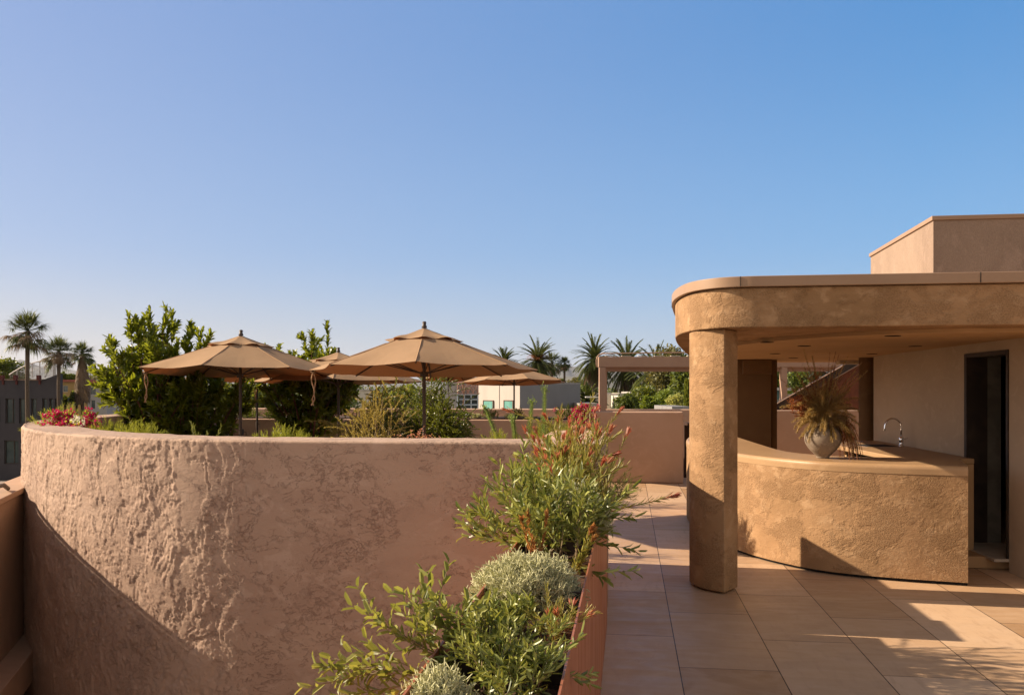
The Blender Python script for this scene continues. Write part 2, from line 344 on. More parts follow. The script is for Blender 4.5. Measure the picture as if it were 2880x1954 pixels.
# ------------------------------------------------------------ ground and far setting
mb = MB(); S = 22000.0; gn = 8
mb.add([(-S, -2000, -8), (S, -2000, -8), (S, 26000, -8), (-S, 26000, -8)], [(0, 1, 2, 3)])
GROUND = simple('town_ground', (0.13, 0.12, 0.09), (0.09, 0.10, 0.06), 0.02, rough=0.95)
tag(mb.build('ground', GROUND), kind='structure')
ASPH = simple('asphalt', (0.055, 0.055, 0.058), (0.07, 0.068, 0.066), 0.3, rough=0.9)
mb = MB(); mb.add([(-90, 55, -7.996), (-30, 55, -7.996), (-36, 88, -7.996), (-90, 88, -7.996)], [(0, 1, 2, 3)]); tag(mb.build('road', ASPH), kind='structure')
mb = MB(); mb.box((-62, 91, -7.925), (56, 6, 0.15)); tag(mb.build('pavement', CONC), kind='structure')
REDK = simple('red_kerb_paint', (0.4, 0.04, 0.03), None, 2)
mb = MB(); mb.box((-60, 87.9, -7.92), (40, 0.18, 0.17)); tag(mb.build('kerb', REDK), kind='structure')
# mountains
def hills(name, D, pts, c, depth=2500):
    prof = spline([Vector((p[0], p[1], 0)) for p in pts], 3.0)
    vs = []; fs = []; n = len(prof); rows = 9
    for r in range(rows):
        f = r / (rows - 1)
        for i, p in enumerate(prof):
            X = (p.x - CX) / F * D; hz = H + (HY - p.y) / F * D
            s = 1 - abs(2 * f - 1) if f < 0.5 else 1 - (2 * f - 1)
            rid = noise.fractal(Vector((X * 0.0016, f * 5, D * 0.01)), 0.9, 2.1, 5) * 0.16 * (1 - abs(s - 0.5))
            z = -8 + (hz + 8) * max(0, (s ** 0.8) * (1 + (rid if r != rows // 2 else 0) * 1.0)) 
            if r == rows // 2: z += noise.fractal(Vector((X * 0.01, 3, 1)), 0.9, 2.1, 4) * hz * 0.03
            vs.append((X + rid * 300, D + (f - 0.5) * depth, z - (1 if r in (0, rows - 1) else 0)))
    for r in range(rows - 1):
        for i in range(n - 1): fs.append((r * n + i, r * n + i + 1, (r + 1) * n + i + 1, (r + 1) * n + i))
    mb = MB(); mb.add(vs, fs); tag(mb.build(name, simple(name + '_m', c, tuple(x * 1.3 for x in c), 0.002, rough=0.95), smooth=True), kind='structure')
hills('mountain_ridge', 12000, [(-500, 1060), (-200, 1040), (-60, 1035), (20, 1020), (65, 1012), (110, 1030), (150, 1026), (210, 1042), (270, 1036), (340, 1050), (450, 1046), (600, 1062), (800, 1056), (1000, 1068), (1250, 1062), (1400, 1050), (1500, 1040), (1570, 1024), (1620, 1032), (1700, 1036), (1850, 1030), (2000, 1044), (2200, 1036), (2600, 1050), (3200, 1060)], (0.10, 0.10, 0.09), 3500)
hills('near_hills', 7500, [(-500, 1080), (0, 1070), (150, 1062), (230, 1052), (330, 1072), (600, 1084), (1000, 1088), (1400, 1082), (1530, 1064), (1640, 1058), (1800, 1070), (2200, 1080), (3200, 1085)], (0.10, 0.095, 0.07), 2000)

# ------------------------------------------------------------ deck
deck = MB()
deck.add([(-0.53, -4, 0), (14, -4, 0), (14, 20.6, 0), (-0.53, 20.6, 0), (-0.53, -4, -0.35), (14, -4, -0.35), (14, 20.6, -0.35), (-0.53, 20.6, -0.35)],
         [(0, 1, 2, 3), (7, 6, 5, 4), (0, 4, 5, 1), (1, 5, 6, 2), (2, 6, 7, 3), (3, 7, 4, 0)])
do = deck.build('deck', TILES); do.rotation_euler = (0, 0, -YA); tag(do, kind='structure')
# outer line of the curved wall
E0 = UV(-0.2, 6.45)
ctrl = [(E0.x, E0.y), (0.0, 6.55), (-1.0, 6.68), (-1.8, 6.79), (-2.3, 6.88), (-2.85, 7.08), (-3.5, 7.46), (-4.2, 8.02), (-4.85, 8.78), (-5.42, 9.65), (-5.92, 10.62), (-6.35, 11.65), (-6.7, 13.0), (-6.85, 15.0), (-6.75, 17.0), (-6.7, 20.4)]
fine = spline([Vector((a, b, 0)) for a, b in ctrl], 0.02)
path = resample(fine, lambda s: 0.0095 if s < 8.6 else 0.12)
def offs(path, d):
    out = []
    for i, p in enumerate(path):
        t = (path[min(i + 1, len(path) - 1)] - path[max(i - 1, 0)]).normalized()
        out.append(p + Vector((t.y, -t.x, 0)) * d)
    return out
mb = MB(); inner = offs(path[::28], 0.3)
mb.prism([(p.x, p.y) for p in inner] + [tuple(UV(-0.54, 20.5)[:2]), tuple(UV(-0.54, 6.7)[:2])], -0.3, -0.004)
tag(mb.build('terrace_floor', CONC), kind='structure')
mb = MB(); mb.box((-6, 6, -3.1), (12.5, 20, 0.2)); tag(mb.build('lower_terrace', CONC), kind='structure')

# curved wall with real trowel relief
def sstep(a, b, x):
    t = max(0.0, min(1.0, (x - a) / (b - a))); return t * t * (3 - 2 * t)
def relief(s, z):
    q = Vector((s, z, 0))
    wx = noise.noise(q * 3.1 + Vector((9, 2, 0))); wz = noise.noise(q * 3.1 + Vector((3, 8, 5)))
    rough = sstep(2.45, 3.2, s)                      # the rounded end is trowelled much more coarsely
    zone = sstep(-0.08, 0.14, noise.noise(q * 1.2 + Vector((4, 4, 2))) + 0.45 * sstep(1.0, 0.1, z) - 0.10)
    a = noise.fractal(Vector((s * 6.5 + wx * 0.5, z * 5.0 + wz * 0.5, 1)), 0.45, 2.2, 6)
    b = noise.fractal(Vector((s * 17 + wx * 0.7, z * 12 + wz * 0.7, 7)), 0.5, 2.1, 5)
    c = noise.fractal(Vector((s * 2.3 + wz * 0.3, z * 0.9 + wx * 0.3, 4)), 0.5, 2.4, 7)
    e = noise.fractal(Vector((s * 3.2 + wx * 0.3, z * 2.6 + wz * 0.3, 14)), 0.45, 2.4, 7)
    h = 0.0052 * sstep(0.16, 0.18, a) * zone + 0.0014 * sstep(0.14, 0.2, b) * zone
    h += 0.0070 * sstep(0.10, 0.11, c) + 0.0065 * sstep(0.08, 0.09, e) + 0.0050 * sstep(-0.18, -0.17, e)
    d = noise.fractal(Vector((s * 62, z * 58, 3)), 0.6, 2.1, 2)
    h += 0.0011 * d * (0.3 + 0.9 * sstep(-0.05, 0.2, noise.noise(q * 2.3)))
    h += 0.0016 * noise.noise(Vector((s * 48, z * 3 + wx, 2))) * sstep(0.1, 0.3, noise.noise(q * 1.4 + Vector((0, 7, 3))))
    flat = 0.0012 * e + 0.0005 * b + 0.0004 * d
    return h * rough * 0.78 + flat * (1 - rough)
ZT = 1.32; TH = 0.56; RD = 0.02
prof = []
z = -3.0
for z in (-3.0, -2.0, -1.3, -0.95): prof.append((0.0, z))
nzp = 235
for i in range(1, nzp + 1): prof.append((0.0, -0.95 + (ZT - RD + 0.95) * i / nzp))
for i in range(1, 7):
    a = R(15 * i); prof.append((RD * (1 - math.cos(a)), ZT - RD + RD * math.sin(a)))
for i in range(1, 16): prof.append((RD + (TH - 2 * RD) * i / 16, ZT))
for i in range(0, 6):
    a = R(15 * (6 - i)); prof.append((TH - RD * (1 - math.cos(a)), ZT - RD + RD * math.sin(a)))
prof += [(TH, 1.0), (TH, 0.0)]
np_ = len(prof); vs = []; fs = []; s = 0.0
for i, p in enumerate(path):
    if i: s += (path[i] - path[i - 1]).length
    t = (path[min(i + 1, len(path) - 1)] - path[max(i - 1, 0)]).normalized(); inn = Vector((t.y, -t.x, 0))
    near = s < 8.7
    for (o, z) in prof:
        if near and z > -1.0 and o < RD * 0.99: h = relief(s, z)
        elif near and o < TH - 0.01: h = 0.004 * noise.fractal(Vector((s * 3, o * 5, 2)), 0.9, 2, 3)
        else: h = 0
        k = sstep(0, RD, o)
        vs.append((p.x + inn.x * (o - h * (1 - k)), p.y + inn.y * (o - h * (1 - k)), z + h * k))
for i in range(len(path) - 1):
    for j in range(np_ - 1):
        a = i * np_ + j; fs.append((a, a + np_, a + np_ + 1, a + 1))
fs.append(tuple(range(0, np_))); 
tw = thing('curved_wall', 'thick curved terrace wall of rough pinkish plaster wrapping round the umbrella terrace', 'wall', (0, 0, 0))
mb = MB(); mb.add(vs, fs); mb.build('wall_body', WALL, tw, smooth=True)
mb = MB(); mb.prism([UV(-0.2, 6.62)[:2], UV(-0.2, 8.75)[:2], UV(-0.76, 8.75)[:2], UV(-0.76, 7.03)[:2]], 0.0, 1.316); mb.build('wall_return', SMOOTH, tw, bevel=0.03)
# raised planting bed inside the curved wall
bedp = path[::17]; bi = offs(bedp, TH + 0.02); bo = offs(bedp, TH + 0.95)
bd = thing('raised_bed', 'raised plaster planting bed following the inside of the curved wall', 'planter')
k = [i for i in range(len(bi)) if bi[i].y < 15.5]; k = k[3:]
mb = MB(); mb.prism([(bi[i].x, bi[i].y) for i in k] + [(bo[i].x, bo[i].y) for i in reversed(k)], 0.0, 0.93); mb.build('bed_body', SMOOTH, bd)
bi2 = offs(bedp, TH + 0.04); bo2 = offs(bedp, TH + 0.88)
mb = MB(); mb.prism([(bi2[i].x, bi2[i].y) for i in k[1:-1]] + [(bo2[i].x, bo2[i].y) for i in reversed(k[1:-1])], 0.9, 0.96); mb.build('soil', SOIL, bd)

# left low parapet
pp = [(-4.83 + 1.31 * 1.0, 8.2 - 4.1), (-4.83, 8.2), (-5.2, 9.32)]
po = [(-5.98, 10.75), (-5.6, 9.53), (-5.6 + 1.75, 9.53 - 5.2)]
pa = thing('low_parapet', 'low tan parapet with flat coping at the left edge, meeting the curved wall', 'wall')
mb = MB(); mb.prism(pp + po, -3.0, 0.64); mb.build('parapet_body', PARAPET, pa)
def grow(poly, d):
    cx = sum(p[0] for p in poly) / len(poly); cy = sum(p[1] for p in poly) / len(poly)
    return poly
mb = MB(); mb.prism([(pp[0][0] + 0.03, pp[0][1]), (pp[1][0] + 0.03, pp[1][1]), (-5.175, 9.32)] + po, 0.642, 0.70); mb.build('coping', PARAPET, pa, bevel=0.008)
mb = MB(); mb.prism([(-3.30, 4.1), (-4.6, 8.2), (-4.97, 9.35), (-5.2, 9.32), (-4.83, 8.2), (-3.52, 4.1)], -1.15, -0.85); mb.build('ledge', PARAPET, pa, bevel=0.01)
# handrail running just above the parapet, outside the frame for most of its length
mb = MB(); mb.tube([(-5.12, 8.85, 0.72), (-5.03, 8.62, 0.78), (-4.93, 8.25, 0.79), (-3.61, 4.12, 0.79)], 0.022, 8)
for q in (0.02, 0.35, 0.7): 
    a = Vector((-4.93, 8.25, 0.7)).lerp(Vector((-3.61, 4.12, 0.7)), q); mb.tube([a, a + Vector((0, 0, 0.09))], 0.012, 6)
mb.build('rail', STEEL, pa, smooth=True)

# ------------------------------------------------------------ walls at the back of the roof
def uwall(name, label, u0, v, len_u, th, z1, mat, z0=0.0, bevel=0.03, D0=None):
    mb = MB(); a = UV(u0, v); 
    mb.prism([UV(u0, v)[:2], UV(u0 + len_u, v)[:2], UV(u0 + len_u, v + th)[:2], UV(u0, v + th)[:2]], z0, z1)
    o = mb.build(name, mat, None, bevel=bevel); tag(o, label, 'wall'); return o
a = P(1652, 1157, 16.4); u0 = a.x * CA - a.y * SA; v0 = a.x * SA + a.y * CA
uwall('garden_wall', 'smooth reddish brown low wall with rounded top at the end of the tiled walkway', u0, v0, 1.78, 0.22, 1.335, SMOOTH)
uwall('back_parapet', 'long low brown parapet along the far edge of the roof', -8.8, 19.5, 17.2, 0.3, 1.32, SMOOTH)
pl = thing('back_planter', 'low brown planter wall in front of the far parapet behind the umbrellas', 'planter')
mb = MB(); mb.prism([UV(-8.2, 17.3)[:2], UV(-0.62, 17.3)[:2], UV(-0.62, 19.48)[:2], UV(-8.2, 19.48)[:2]], 0, 1.14); mb.build('planter_wall', SMOOTH, pl, bevel=0.02)
mb = MB(); mb.prism([UV(-8.1, 17.5)[:2], UV(-0.8, 17.5)[:2], UV(-0.8, 19.4)[:2], UV(-8.1, 19.4)[:2]], 1.10, 1.16); mb.build('soil', SOIL, pl)

# ------------------------------------------------------------ pergola frame
pg = thing('pergola_frame', 'brown painted post and beam frame in front of the distant palms', 'pergola')
D = 19.0
def boxpx(mb, x0, x1, y0, y1, D, th, off=0.0):
    a = P(x0, y0, D); b = P(x1, y1, D); mb.box(((a.x + b.x) / 2, D + th / 2 + off, (a.z + b.z) / 2), (abs(b.x - a.x), th, abs(a.z - b.z)))
BEAM = simple('beam_paint', (0.36, 0.235, 0.165), (0.33, 0.21, 0.15), 2, rough=0.7, bump=0.1)
mb = MB(); boxpx(mb, 1684, 2440, 1003, 1032, D, 0.22); mb.build('beam', BEAM, pg, bevel=0.006)
mb = MB(); boxpx(mb, 1706, 2440, 1025, 1038, D, 0.1, 0.3); boxpx(mb, 1710, 2440, 1028, 1043, D, 0.1, 0.6); mb.build('rear_beam', BEAM, pg)
mb = MB(); boxpx(mb, 1686, 1704, 1032.5, 1320, D, 0.17, 0.01); mb.build('post', BEAM, pg, bevel=0.006)
mb = MB(); boxpx(mb, 1705, 1714, 1040, 1320, D, 0.17, 0.45); mb.build('post', BEAM, pg, bevel=0.006)
mb = MB(); boxpx(mb, 2199, 2215, 1032.5, 1320, D, 0.17, 0.01); mb.build('post', BEAM, pg, bevel=0.006)
q = [P(1679, 1032, D), P(1678, 1012, D), P(1682, 1001, D), P(1692, 995, D), P(1720, 993.5, D), P(1960, 991, D), P(2440, 989, D)]
for w in q: w.y += 0.05
mb = MB(); mb.tube(spline(q, 0.08), 0.014, 6); mb.build('conduit_pipe', BEAM, pg, smooth=True)
SHEET = simple('pale_sheet', (0.6, 0.55, 0.5), None)
for i in range(6): 
    a = P(1715 + i * 46, 1001, D + 0.1); tr = MB(); tr.box((a.x, a.y, a.z), (0.2, 0.16, 0.012)); tr.build('roof_sheet', SHEET, pg)

# ------------------------------------------------------------ pavilion
pv = thing('bar_pavilion', 'curved plaster pavilion with a deep rounded roof over the bar', 'pavilion')
front = lambda X: 7.17 - (X - 1.95) * 0.134
rim = [(10.0, front(10.0)), (6.0, front(6)), (3.6, front(3.6)), (2.6, front(2.6)), (2.15, front(2.15) + 0.003), (1.93, 7.185), (1.74, 7.27), (1.605, 7.46), (1.55, 7.75), (1.565, 8.25), (1.67, 8.9), (1.98, 10.3), (2.55, 12.6), (3.05, 14.4), (3.5, 15.0)]
rimS = spline([Vector((a, b, 0)) for a, b in rim], 0.04)
rp = [(p.x, p.y) for p in rimS] + [(10.0, 14.2)]
ZS = 2.23
mb = MB(); mb.prism(rp, ZS, 2.56)
o = mb.build('roof', PAV, pv, bevel=0.012); 
co = [(p.x, p.y) for p in offs(rimS, -0.035)] if (offs(rimS, -0.035)[0] - rimS[0]).y < 0 else [(p.x, p.y) for p in offs(rimS, 0.035)]
mb = MB(); mb.prism(co + [(10.0, 14.2)], 2.563, 2.65); mb.build('roof_cap', CAP, pv, bevel=0.006)
cin = [(10.0, 6.42), (5.6, 6.98), (4.3, 7.17), (3.5, 7.33), (2.98, 7.72), (2.6, 8.4), (2.42, 9.2), (2.42, 10.4), (2.75, 12.6), (3.3, 14.4), (3.8, 14.75)]
cS = spline([Vector((a, b, 0)) for a, b in cin], 0.06)
mb = MB(); mb.prism([(p.x, p.y) for p in cS] + [(10, 13.9)], 2.195, ZS - 0.001); mb.build('ceiling', PAVS, pv)
for i in range(18, len(rimS) - 30, 46):
    t_ = (rimS[i + 1] - rimS[i]).normalized(); nrm_ = offs(rimS, -0.0372 if co[0][1] > 0 and (offs(rimS, -0.035)[0] - rimS[0]).y < 0 else 0.0372)[i]
    mj = MB(); mj.box((nrm_.x, nrm_.y, 2.6065), (0.006, 0.006, 0.084), math.atan2(t_.y, t_.x)); mj.build('cap_joint', STEEL, pv)
# front pillar
pil = [(1.578, 7.76), (1.575, 7.66), (1.592, 7.55), (1.635, 7.46), (1.70, 7.375), (1.785, 7.31), (1.95, 7.52), (1.90, 7.66), (1.80, 7.80), (1.68, 7.86)]
mb = MB(); mb.prism(pil, 0.015, ZS - 0.0015); mb.build('pillar', PAV, pv, bevel=0.012)
# rear columns
def colpx(x0, x1, D, dep, z0, z1, mat, name, bevel=0.02):
    a = P(x0, 0, D).x; b = P(x1, 0, D).x
    mb = MB(); mb.box(((a + b) / 2, D + dep / 2, (z0 + z1) / 2), (b - a, dep, z1 - z0)); return mb.build(name, mat, pv, bevel=bevel)
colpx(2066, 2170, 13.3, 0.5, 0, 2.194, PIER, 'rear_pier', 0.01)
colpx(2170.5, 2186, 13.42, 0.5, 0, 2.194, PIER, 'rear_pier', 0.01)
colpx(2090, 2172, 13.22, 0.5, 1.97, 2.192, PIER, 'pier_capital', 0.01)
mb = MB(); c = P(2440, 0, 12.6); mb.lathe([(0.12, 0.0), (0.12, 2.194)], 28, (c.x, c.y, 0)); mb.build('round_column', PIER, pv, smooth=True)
# right wall with doorway: line x = 4.62 + 0.085*(y-7.3)
wx = lambda y: 4.60 + 0.088 * (y - 7.3)
def wallseg(mb, y0, y1, z0, z1, th=0.2, off=0.0):
    mb.prism([(wx(y0) + off, y0), (wx(y0) + th + off, y0), (wx(y1) + th + off, y1), (wx(y1) + off, y1)], z0, z1)
mb = MB(); wallseg(mb, 9.16, 12.1, 0, 2.195); wallseg(mb, 6.9, 8.2, 0, 2.195); wallseg(mb, 8.2, 9.16, 2.10, 2.195); mb.build('bar_wall', TAUPE, pv)
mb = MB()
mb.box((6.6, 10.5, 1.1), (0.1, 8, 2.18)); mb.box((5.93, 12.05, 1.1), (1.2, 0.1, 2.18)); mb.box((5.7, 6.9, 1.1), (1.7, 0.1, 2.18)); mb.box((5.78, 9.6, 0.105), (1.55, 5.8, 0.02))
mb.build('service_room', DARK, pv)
DOORM = simple('door_panel', (0.20, 0.18, 0.15), (0.12, 0.11, 0.09), 3, rough=0.45)
mb = MB(); mb.prism([(wx(9.1) + 0.06, 9.14), (wx(9.1) + 0.06, 9.10), (wx(9.1) + 0.36, 9.12), (wx(9.1) + 0.36, 9.16)], 0.125, 2.09); dl = mb.build('door', DOORM, pv)
mb = MB(); wallseg(mb, 9.10, 9.157, 0.12, 2.098, 0.22, -0.012); wallseg(mb, 8.203, 8.24, 0.12, 2.098, 0.22, -0.012); wallseg(mb, 8.243, 9.097, 2.055, 2.098, 0.22, -0.012); mb.build('door_frame', STEEL, pv)
STONE = simple('pale_stone', (0.5, 0.42, 0.34), (0.4, 0.33, 0.26), 6, rough=0.4)
mb = MB(); wallseg(mb, 8.2, 9.16, 0.1, 0.128, 0.5, -0.14); mb.build('threshold', STONE, pv, bevel=0.004)
mb = MB(); mb.prism([(3.9, 8.72), (4.25, 8.42), (6.0, 8.2), (6.9, 8.2), (6.9, 13), (2.8, 13), (2.8, 10.5)], 0.004, 0.118); mb.build('raised_floor', PAVS, pv, bevel=0.006)
# tower above the roof
tz = 3.68; d1 = P(2625, 608, (tz - H) * F / (HY - 608)); d2 = P(2449, 713, (tz - H) * F / (HY - 713))
ud = Vector((CA, -SA, 0)); 
def towerpoly(e):
    a = Vector((d1.x, d1.y, 0)) + ud * (-e) + Vector((-SA, -CA, 0)) * e; b = Vector((d2.x, d2.y, 0)) - ud * e + Vector((SA, CA, 0)) * e
    return [a[:2], (a + ud * (6 + e * 2))[:2], (b + ud * (6 + e * 2))[:2], b[:2]]
mb = MB(); mb.prism(towerpoly(0), 2.651, tz - 0.05); mb.build('roof_box', TOWER, pv)
mb = MB(); mb.prism(towerpoly(0.02), tz - 0.048, tz); mb.build('roof_box_cap', CAP, pv, bevel=0.004)
mb = MB()
for (x, y) in ((2157, 962), (2180, 994), (2231, 1006), (2452, 995), (2511, 944), (2574, 973)):
    p = P(x, y, (2.195 - H) * F / (HY - y)); m2 = MB(); m2.lathe([(0.0005, 2.1935), (0.055, 2.1935), (0.055, 2.191), (0.068, 2.1905), (0.068, 2.1942)], 24, (p.x, p.y, 0)); m2.build('downlight', DARK, pv)
p = P(2262, 972, (2.195 - H) * F / (HY - 972)); m2 = MB(); m2.box((p.x, p.y, 2.1915), (0.11, 0.11, 0.005)); m2.build('downlight', DARK, pv)
p = P(2390, 1010, 13.6); m2 = MB(); m2.box((p.x, p.y, 2.16), (0.38, 0.16, 0.055)); m2.build('ceiling_box', simple('cream_box', (0.62, 0.52, 0.4), None), pv, bevel=0.006)

# bar counter
outer = [(3.99, 7.62), (3.77, 7.70), (3.50, 7.80), (3.17, 7.96), (2.88, 8.18), (2.66, 8.50), (2.47, 8.92), (2.33, 9.5), (2.26, 10.2), (2.28, 11.2), (2.40, 12.0), (2.6, 12.8)]
innr = [(3.3, 12.8), (3.2, 11.8), (3.1, 10.75), (3.03, 9.9), (3.05, 9.4), (3.2, 9.02), (3.42, 8.80), (3.75, 8.70), (3.92, 8.68)]
oS = spline([Vector((a, b, 0)) for a, b in outer], 0.03); iS = spline([Vector((a, b, 0)) for a, b in innr], 0.04)
bar = thing('bar_counter', 'curved plaster bar counter with smooth rounded top beneath the pavilion roof', 'bar')
def barpoly(inset):
    o2 = offs(oS, inset) if (offs(oS, 1)[5] - oS[5]).y > 0 else offs(oS, -inset)
    return [(p.x, p.y) for p in o2] + [(p.x, p.y) for p in iS] + [(4.42, 8.62)]
mb = MB(); mb.prism(barpoly(0.004), 0.03, 0.985); mb.build('bar_front', PAV, bar)
def ring(e, z):
    sg = 1 if (offs(oS, 1)[5] - oS[5]).y > 0 else -1; o2 = offs(oS, sg * e); i2 = offs(iS, e * (1 if (offs(iS, 1)[5] - iS[5]).x < 0 else -1)); 
    return [(p.x, p.y, z) for p in o2] + [(p.x, p.y, z) for p in i2] + [(4.42, 8.62, z)]
rgs = [ring(0.0, 0.965), ring(-0.002, 1.012)] + [ring(0.034 * (1 - math.cos(R(a_))) - 0.002, 1.012 + 0.038 * math.sin(R(a_))) for a_ in (18, 36, 54, 72, 90)]
mb = MB(); nr = len(rgs[0]); mb.add([p for r_ in rgs for p in r_], [(j * nr + i, j * nr + (i + 1) % nr, (j + 1) * nr + (i + 1) % nr, (j + 1) * nr + i) for j in range(len(rgs) - 1) for i in range(nr)] + [tuple(range((len(rgs) - 1) * nr, len(rgs) * nr))]); mb.build('bar_top', BTOP, bar)
mb = MB(); mb.prism(barpoly(0.035), 0.003, 0.03); mb.build('toe_gap', DARK, bar)
sk = thing('sink_counter', 'straight plaster counter with a sink against the pavilion wall', 'counter')
cl = [(3.93, 8.70), (4.62, 8.70), (wx(11.9) - 0.01, 11.9), (4.12, 11.9)]
mb = MB(); mb.prism(cl, 0.98, 1.035); mb.build('counter_top', BTOP, sk, bevel=0.01)
mb = MB(); mb.prism([(4.02, 8.706), (4.615, 8.706), (4.615, 8.76), (4.02, 8.76)], 0.119, 0.978); mb.build('end_panel', PAVS, sk)
mb = MB(); mb.prism([(4.45, 8.763), (4.615, 8.763), (wx(11.8) - 0.015, 11.85), (4.62, 11.85)], 0.119, 0.978); mb.build('cabinet', DARK, sk)  # near-black body: shade of the void below the counter put into its colour
for y_q in (9.9, 11.0): m2 = MB(); m2.box((4.10 + 0.06 * (y_q - 8.7), y_q, 0.548), (0.05, 0.05, 0.856)); m2.build('leg', PAVS, sk)
p = P(2500, 1252, 10.75); mb = MB(); mb.box((4.50, 10.75, 1.037), (0.42, 0.46, 0.004)); so_ = mb.build('sink', CHROME, sk)
mb = MB(); mb.box((4.50, 10.75, 1.040), (0.38, 0.42, 0.004)); mb.build('basin', DARK, so_)
fc = thing('faucet', 'chrome gooseneck faucet beside the sink on the straight counter', 'faucet', (4.76, 10.65, 1.036))
mb = MB(); mb.lathe([(0.0, 0), (0.032, 0), (0.032, 0.01), (0.024, 0.015), (0.024, 0.06), (0.03, 0.07), (0.03, 0.10), (0.02, 0.115), (0.013, 0.12), (0.0, 0.12)], 20); mb.build('body', CHROME, fc, smooth=True)
arc = [(0, 0, 0.11), (0, 0, 0.24)] + [(-0.1 + 0.1 * math.cos(a), 0, 0.24 + 0.1 * math.sin(a)) for a in [R(x) for x in range(10, 171, 16)]] + [(-0.203, 0, 0.22), (-0.207, 0, 0.19)]
mb = MB(); mb.tube(arc, [0.011] * (len(arc) - 1) + [0.013], 10); mb.build('spout', CHROME, fc, smooth=True)
mb = MB(); mb.tube([(0.02, 0, 0.085), (0.075, -0.01, 0.10)], 0.007, 8); mb.build('handle', CHROME, fc, smooth=True)
mb = MB(); mb.tube([(-0.02, -0.02, 0.05), (-0.06, -0.03, 0.052)], 0.006, 8); mb.build('handle', CHROME, fc, smooth=True)

# vase and its dried arrangement
VC = Vector((3.055, 8.56, 1.051))
CLAY = plaster('vase_clay', (0.23, 0.18, 0.135), (0.13, 0.10, 0.075), (0.31, 0.245, 0.19), bump=0.3, trowel=0.2, grit=0.5, sc=4)
va = thing('clay_vase', 'round weathered clay vase standing on the curved bar top', 'vase', VC)
pr = [(0.0, 0.0), (0.052, 0.0), (0.055, 0.012), (0.07, 0.03), (0.115, 0.075), (0.147, 0.125), (0.158, 0.17), (0.152, 0.215), (0.128, 0.258), (0.092, 0.288), (0.066, 0.30), (0.058, 0.315), (0.062, 0.335), (0.072, 0.345), (0.066, 0.347), (0.05, 0.33), (0.048, 0.29), (0.0, 0.28)]
mb = MB(); sp = spline([Vector((a, b, 0)) for a, b in pr], 0.012); mb.lathe([(p.x * 1.1, p.y * 1.1) for p in sp], 48); mb.build('vase_body', CLAY, va, smooth=True)
rnd = random.Random(5)
ar = thing('dried_arrangement', 'large dried bouquet of rust and olive plumes in the clay vase', 'dried flowers', VC + Vector((0, 0, 0.385)))
stems = MB(); plum = MB(); seed = MB()
def stemcurve(p, d, L, droop, n=7, wob=0.05):
    pts = [Vector(p)]; d = Vector(d).normalized()
    for i in range(n):
        d = (d + Vector((0, 0, -droop / n)) + Vector((rnd.gauss(0, wob), rnd.gauss(0, wob), rnd.gauss(0, wob))) / n * 2).normalized()
        pts.append(pts[-1] + d * L / n)
    return pts
def plume(mb, pts, start, dens, L, w, spread=0.9, dr=0.5):
    n = len(pts) - 1
    for i in range(n):
        if i / n < start: continue
        for q in range(dens):
            t = rnd.random(); b = pts[i].lerp(pts[i + 1], t); d = (pts[i + 1] - pts[i]).normalized()
            f = 1 - 0.55 * (i + t) / n
            dd = (d * 0.7 + Vector((rnd.gauss(0, 1), rnd.gauss(0, 1), rnd.gauss(0, 1))).normalized() * spread)
            mb.blade(b, dd, L * f * rnd.uniform(0.6, 1.2), w, dr, 2)
for i in range(84):
    az = rnd.uniform(0, 2 * math.pi); el = rnd.uniform(0.1, 1.35)
    d = Vector((math.cos(az) * math.cos(el), math.sin(az) * math.cos(el), math.sin(el)))
    L = rnd.uniform(0.2, 0.38) + 0.10 * (el > 0.8); pts = stemcurve((0, 0, 0), d, L, 1.9 - el * 0.8, 7, 0.35)
    stems.tube(pts, 0.0018, 3); plume(plum, pts, 0.4, 95, 0.058, 0.003, 1.7, 0.7)
for i in range(26):
    az = rnd.uniform(0, 2 * math.pi); el = rnd.uniform(0.75, 1.45)
    d = Vector((math.cos(az) * math.cos(el), math.sin(az) * math.cos(el) * 0.6, math.sin(el)))
    pts = stemcurve((0, 0, 0), d, rnd.uniform(0.45, 0.74), 0.3); stems.tube(pts, 0.002, 3)
    (plume(seed, pts, 0.35, 34, 0.024, 0.006, 1.0, 0.1) if i % 2 else plume(plum, pts, 0.3, 56, 0.06, 0.0026, 0.8, 0.5))
for i in range(9):
    d = Vector((-0.9, rnd.uniform(-0.5, 0.1), rnd.uniform(0.1, 0.65))); pts = stemcurve((0, 0, 0), d, rnd.uniform(0.3, 0.38), 0.15); stems.tube(pts, 0.002, 3); plume(seed, pts, 0.45, 60, 0.026, 0.007, 1.0, 0.1)
for i in range(26):
    az = rnd.uniform(-1.0, 0.7); d = Vector((math.cos(az) * rnd.uniform(0.6, 1), math.sin(az) * 0.8, rnd.uniform(0.3, 0.8))); pts = stemcurve((0.02, 0, 0), d, rnd.uniform(0.45, 0.62), 3.6, 10, 0.03); stems.tube(pts, 0.0018, 3); plume(seed, pts, 0.35, 34, 0.024, 0.005, 1.0, 0.3)
    if i % 3 == 0: plume(plum, pts, 0.4, 30, 0.05, 0.0016, 0.6, 0.9)
def cloud(mb, n, c, rad, L, w, down):
    for i in range(n):
        q = V3(rnd.gauss(0, 1), rnd.gauss(0, 1), rnd.gauss(0, 1)).normalized() * rnd.random() ** 0.45; p = V3(c[0] + q.x * rad[0], c[1] + q.y * rad[1], c[2] + q.z * rad[2]); p = p * (1 + 0.25 * noise.noise(p * 14))
        mb.blade(p, V3(q.x + rnd.gauss(0, .7), q.y + rnd.gauss(0, .7), q.z - down + rnd.gauss(0, .7)), L * rnd.uniform(0.5, 1.3), w, 0.8, 2)
V3 = lambda *a: Vector(a)
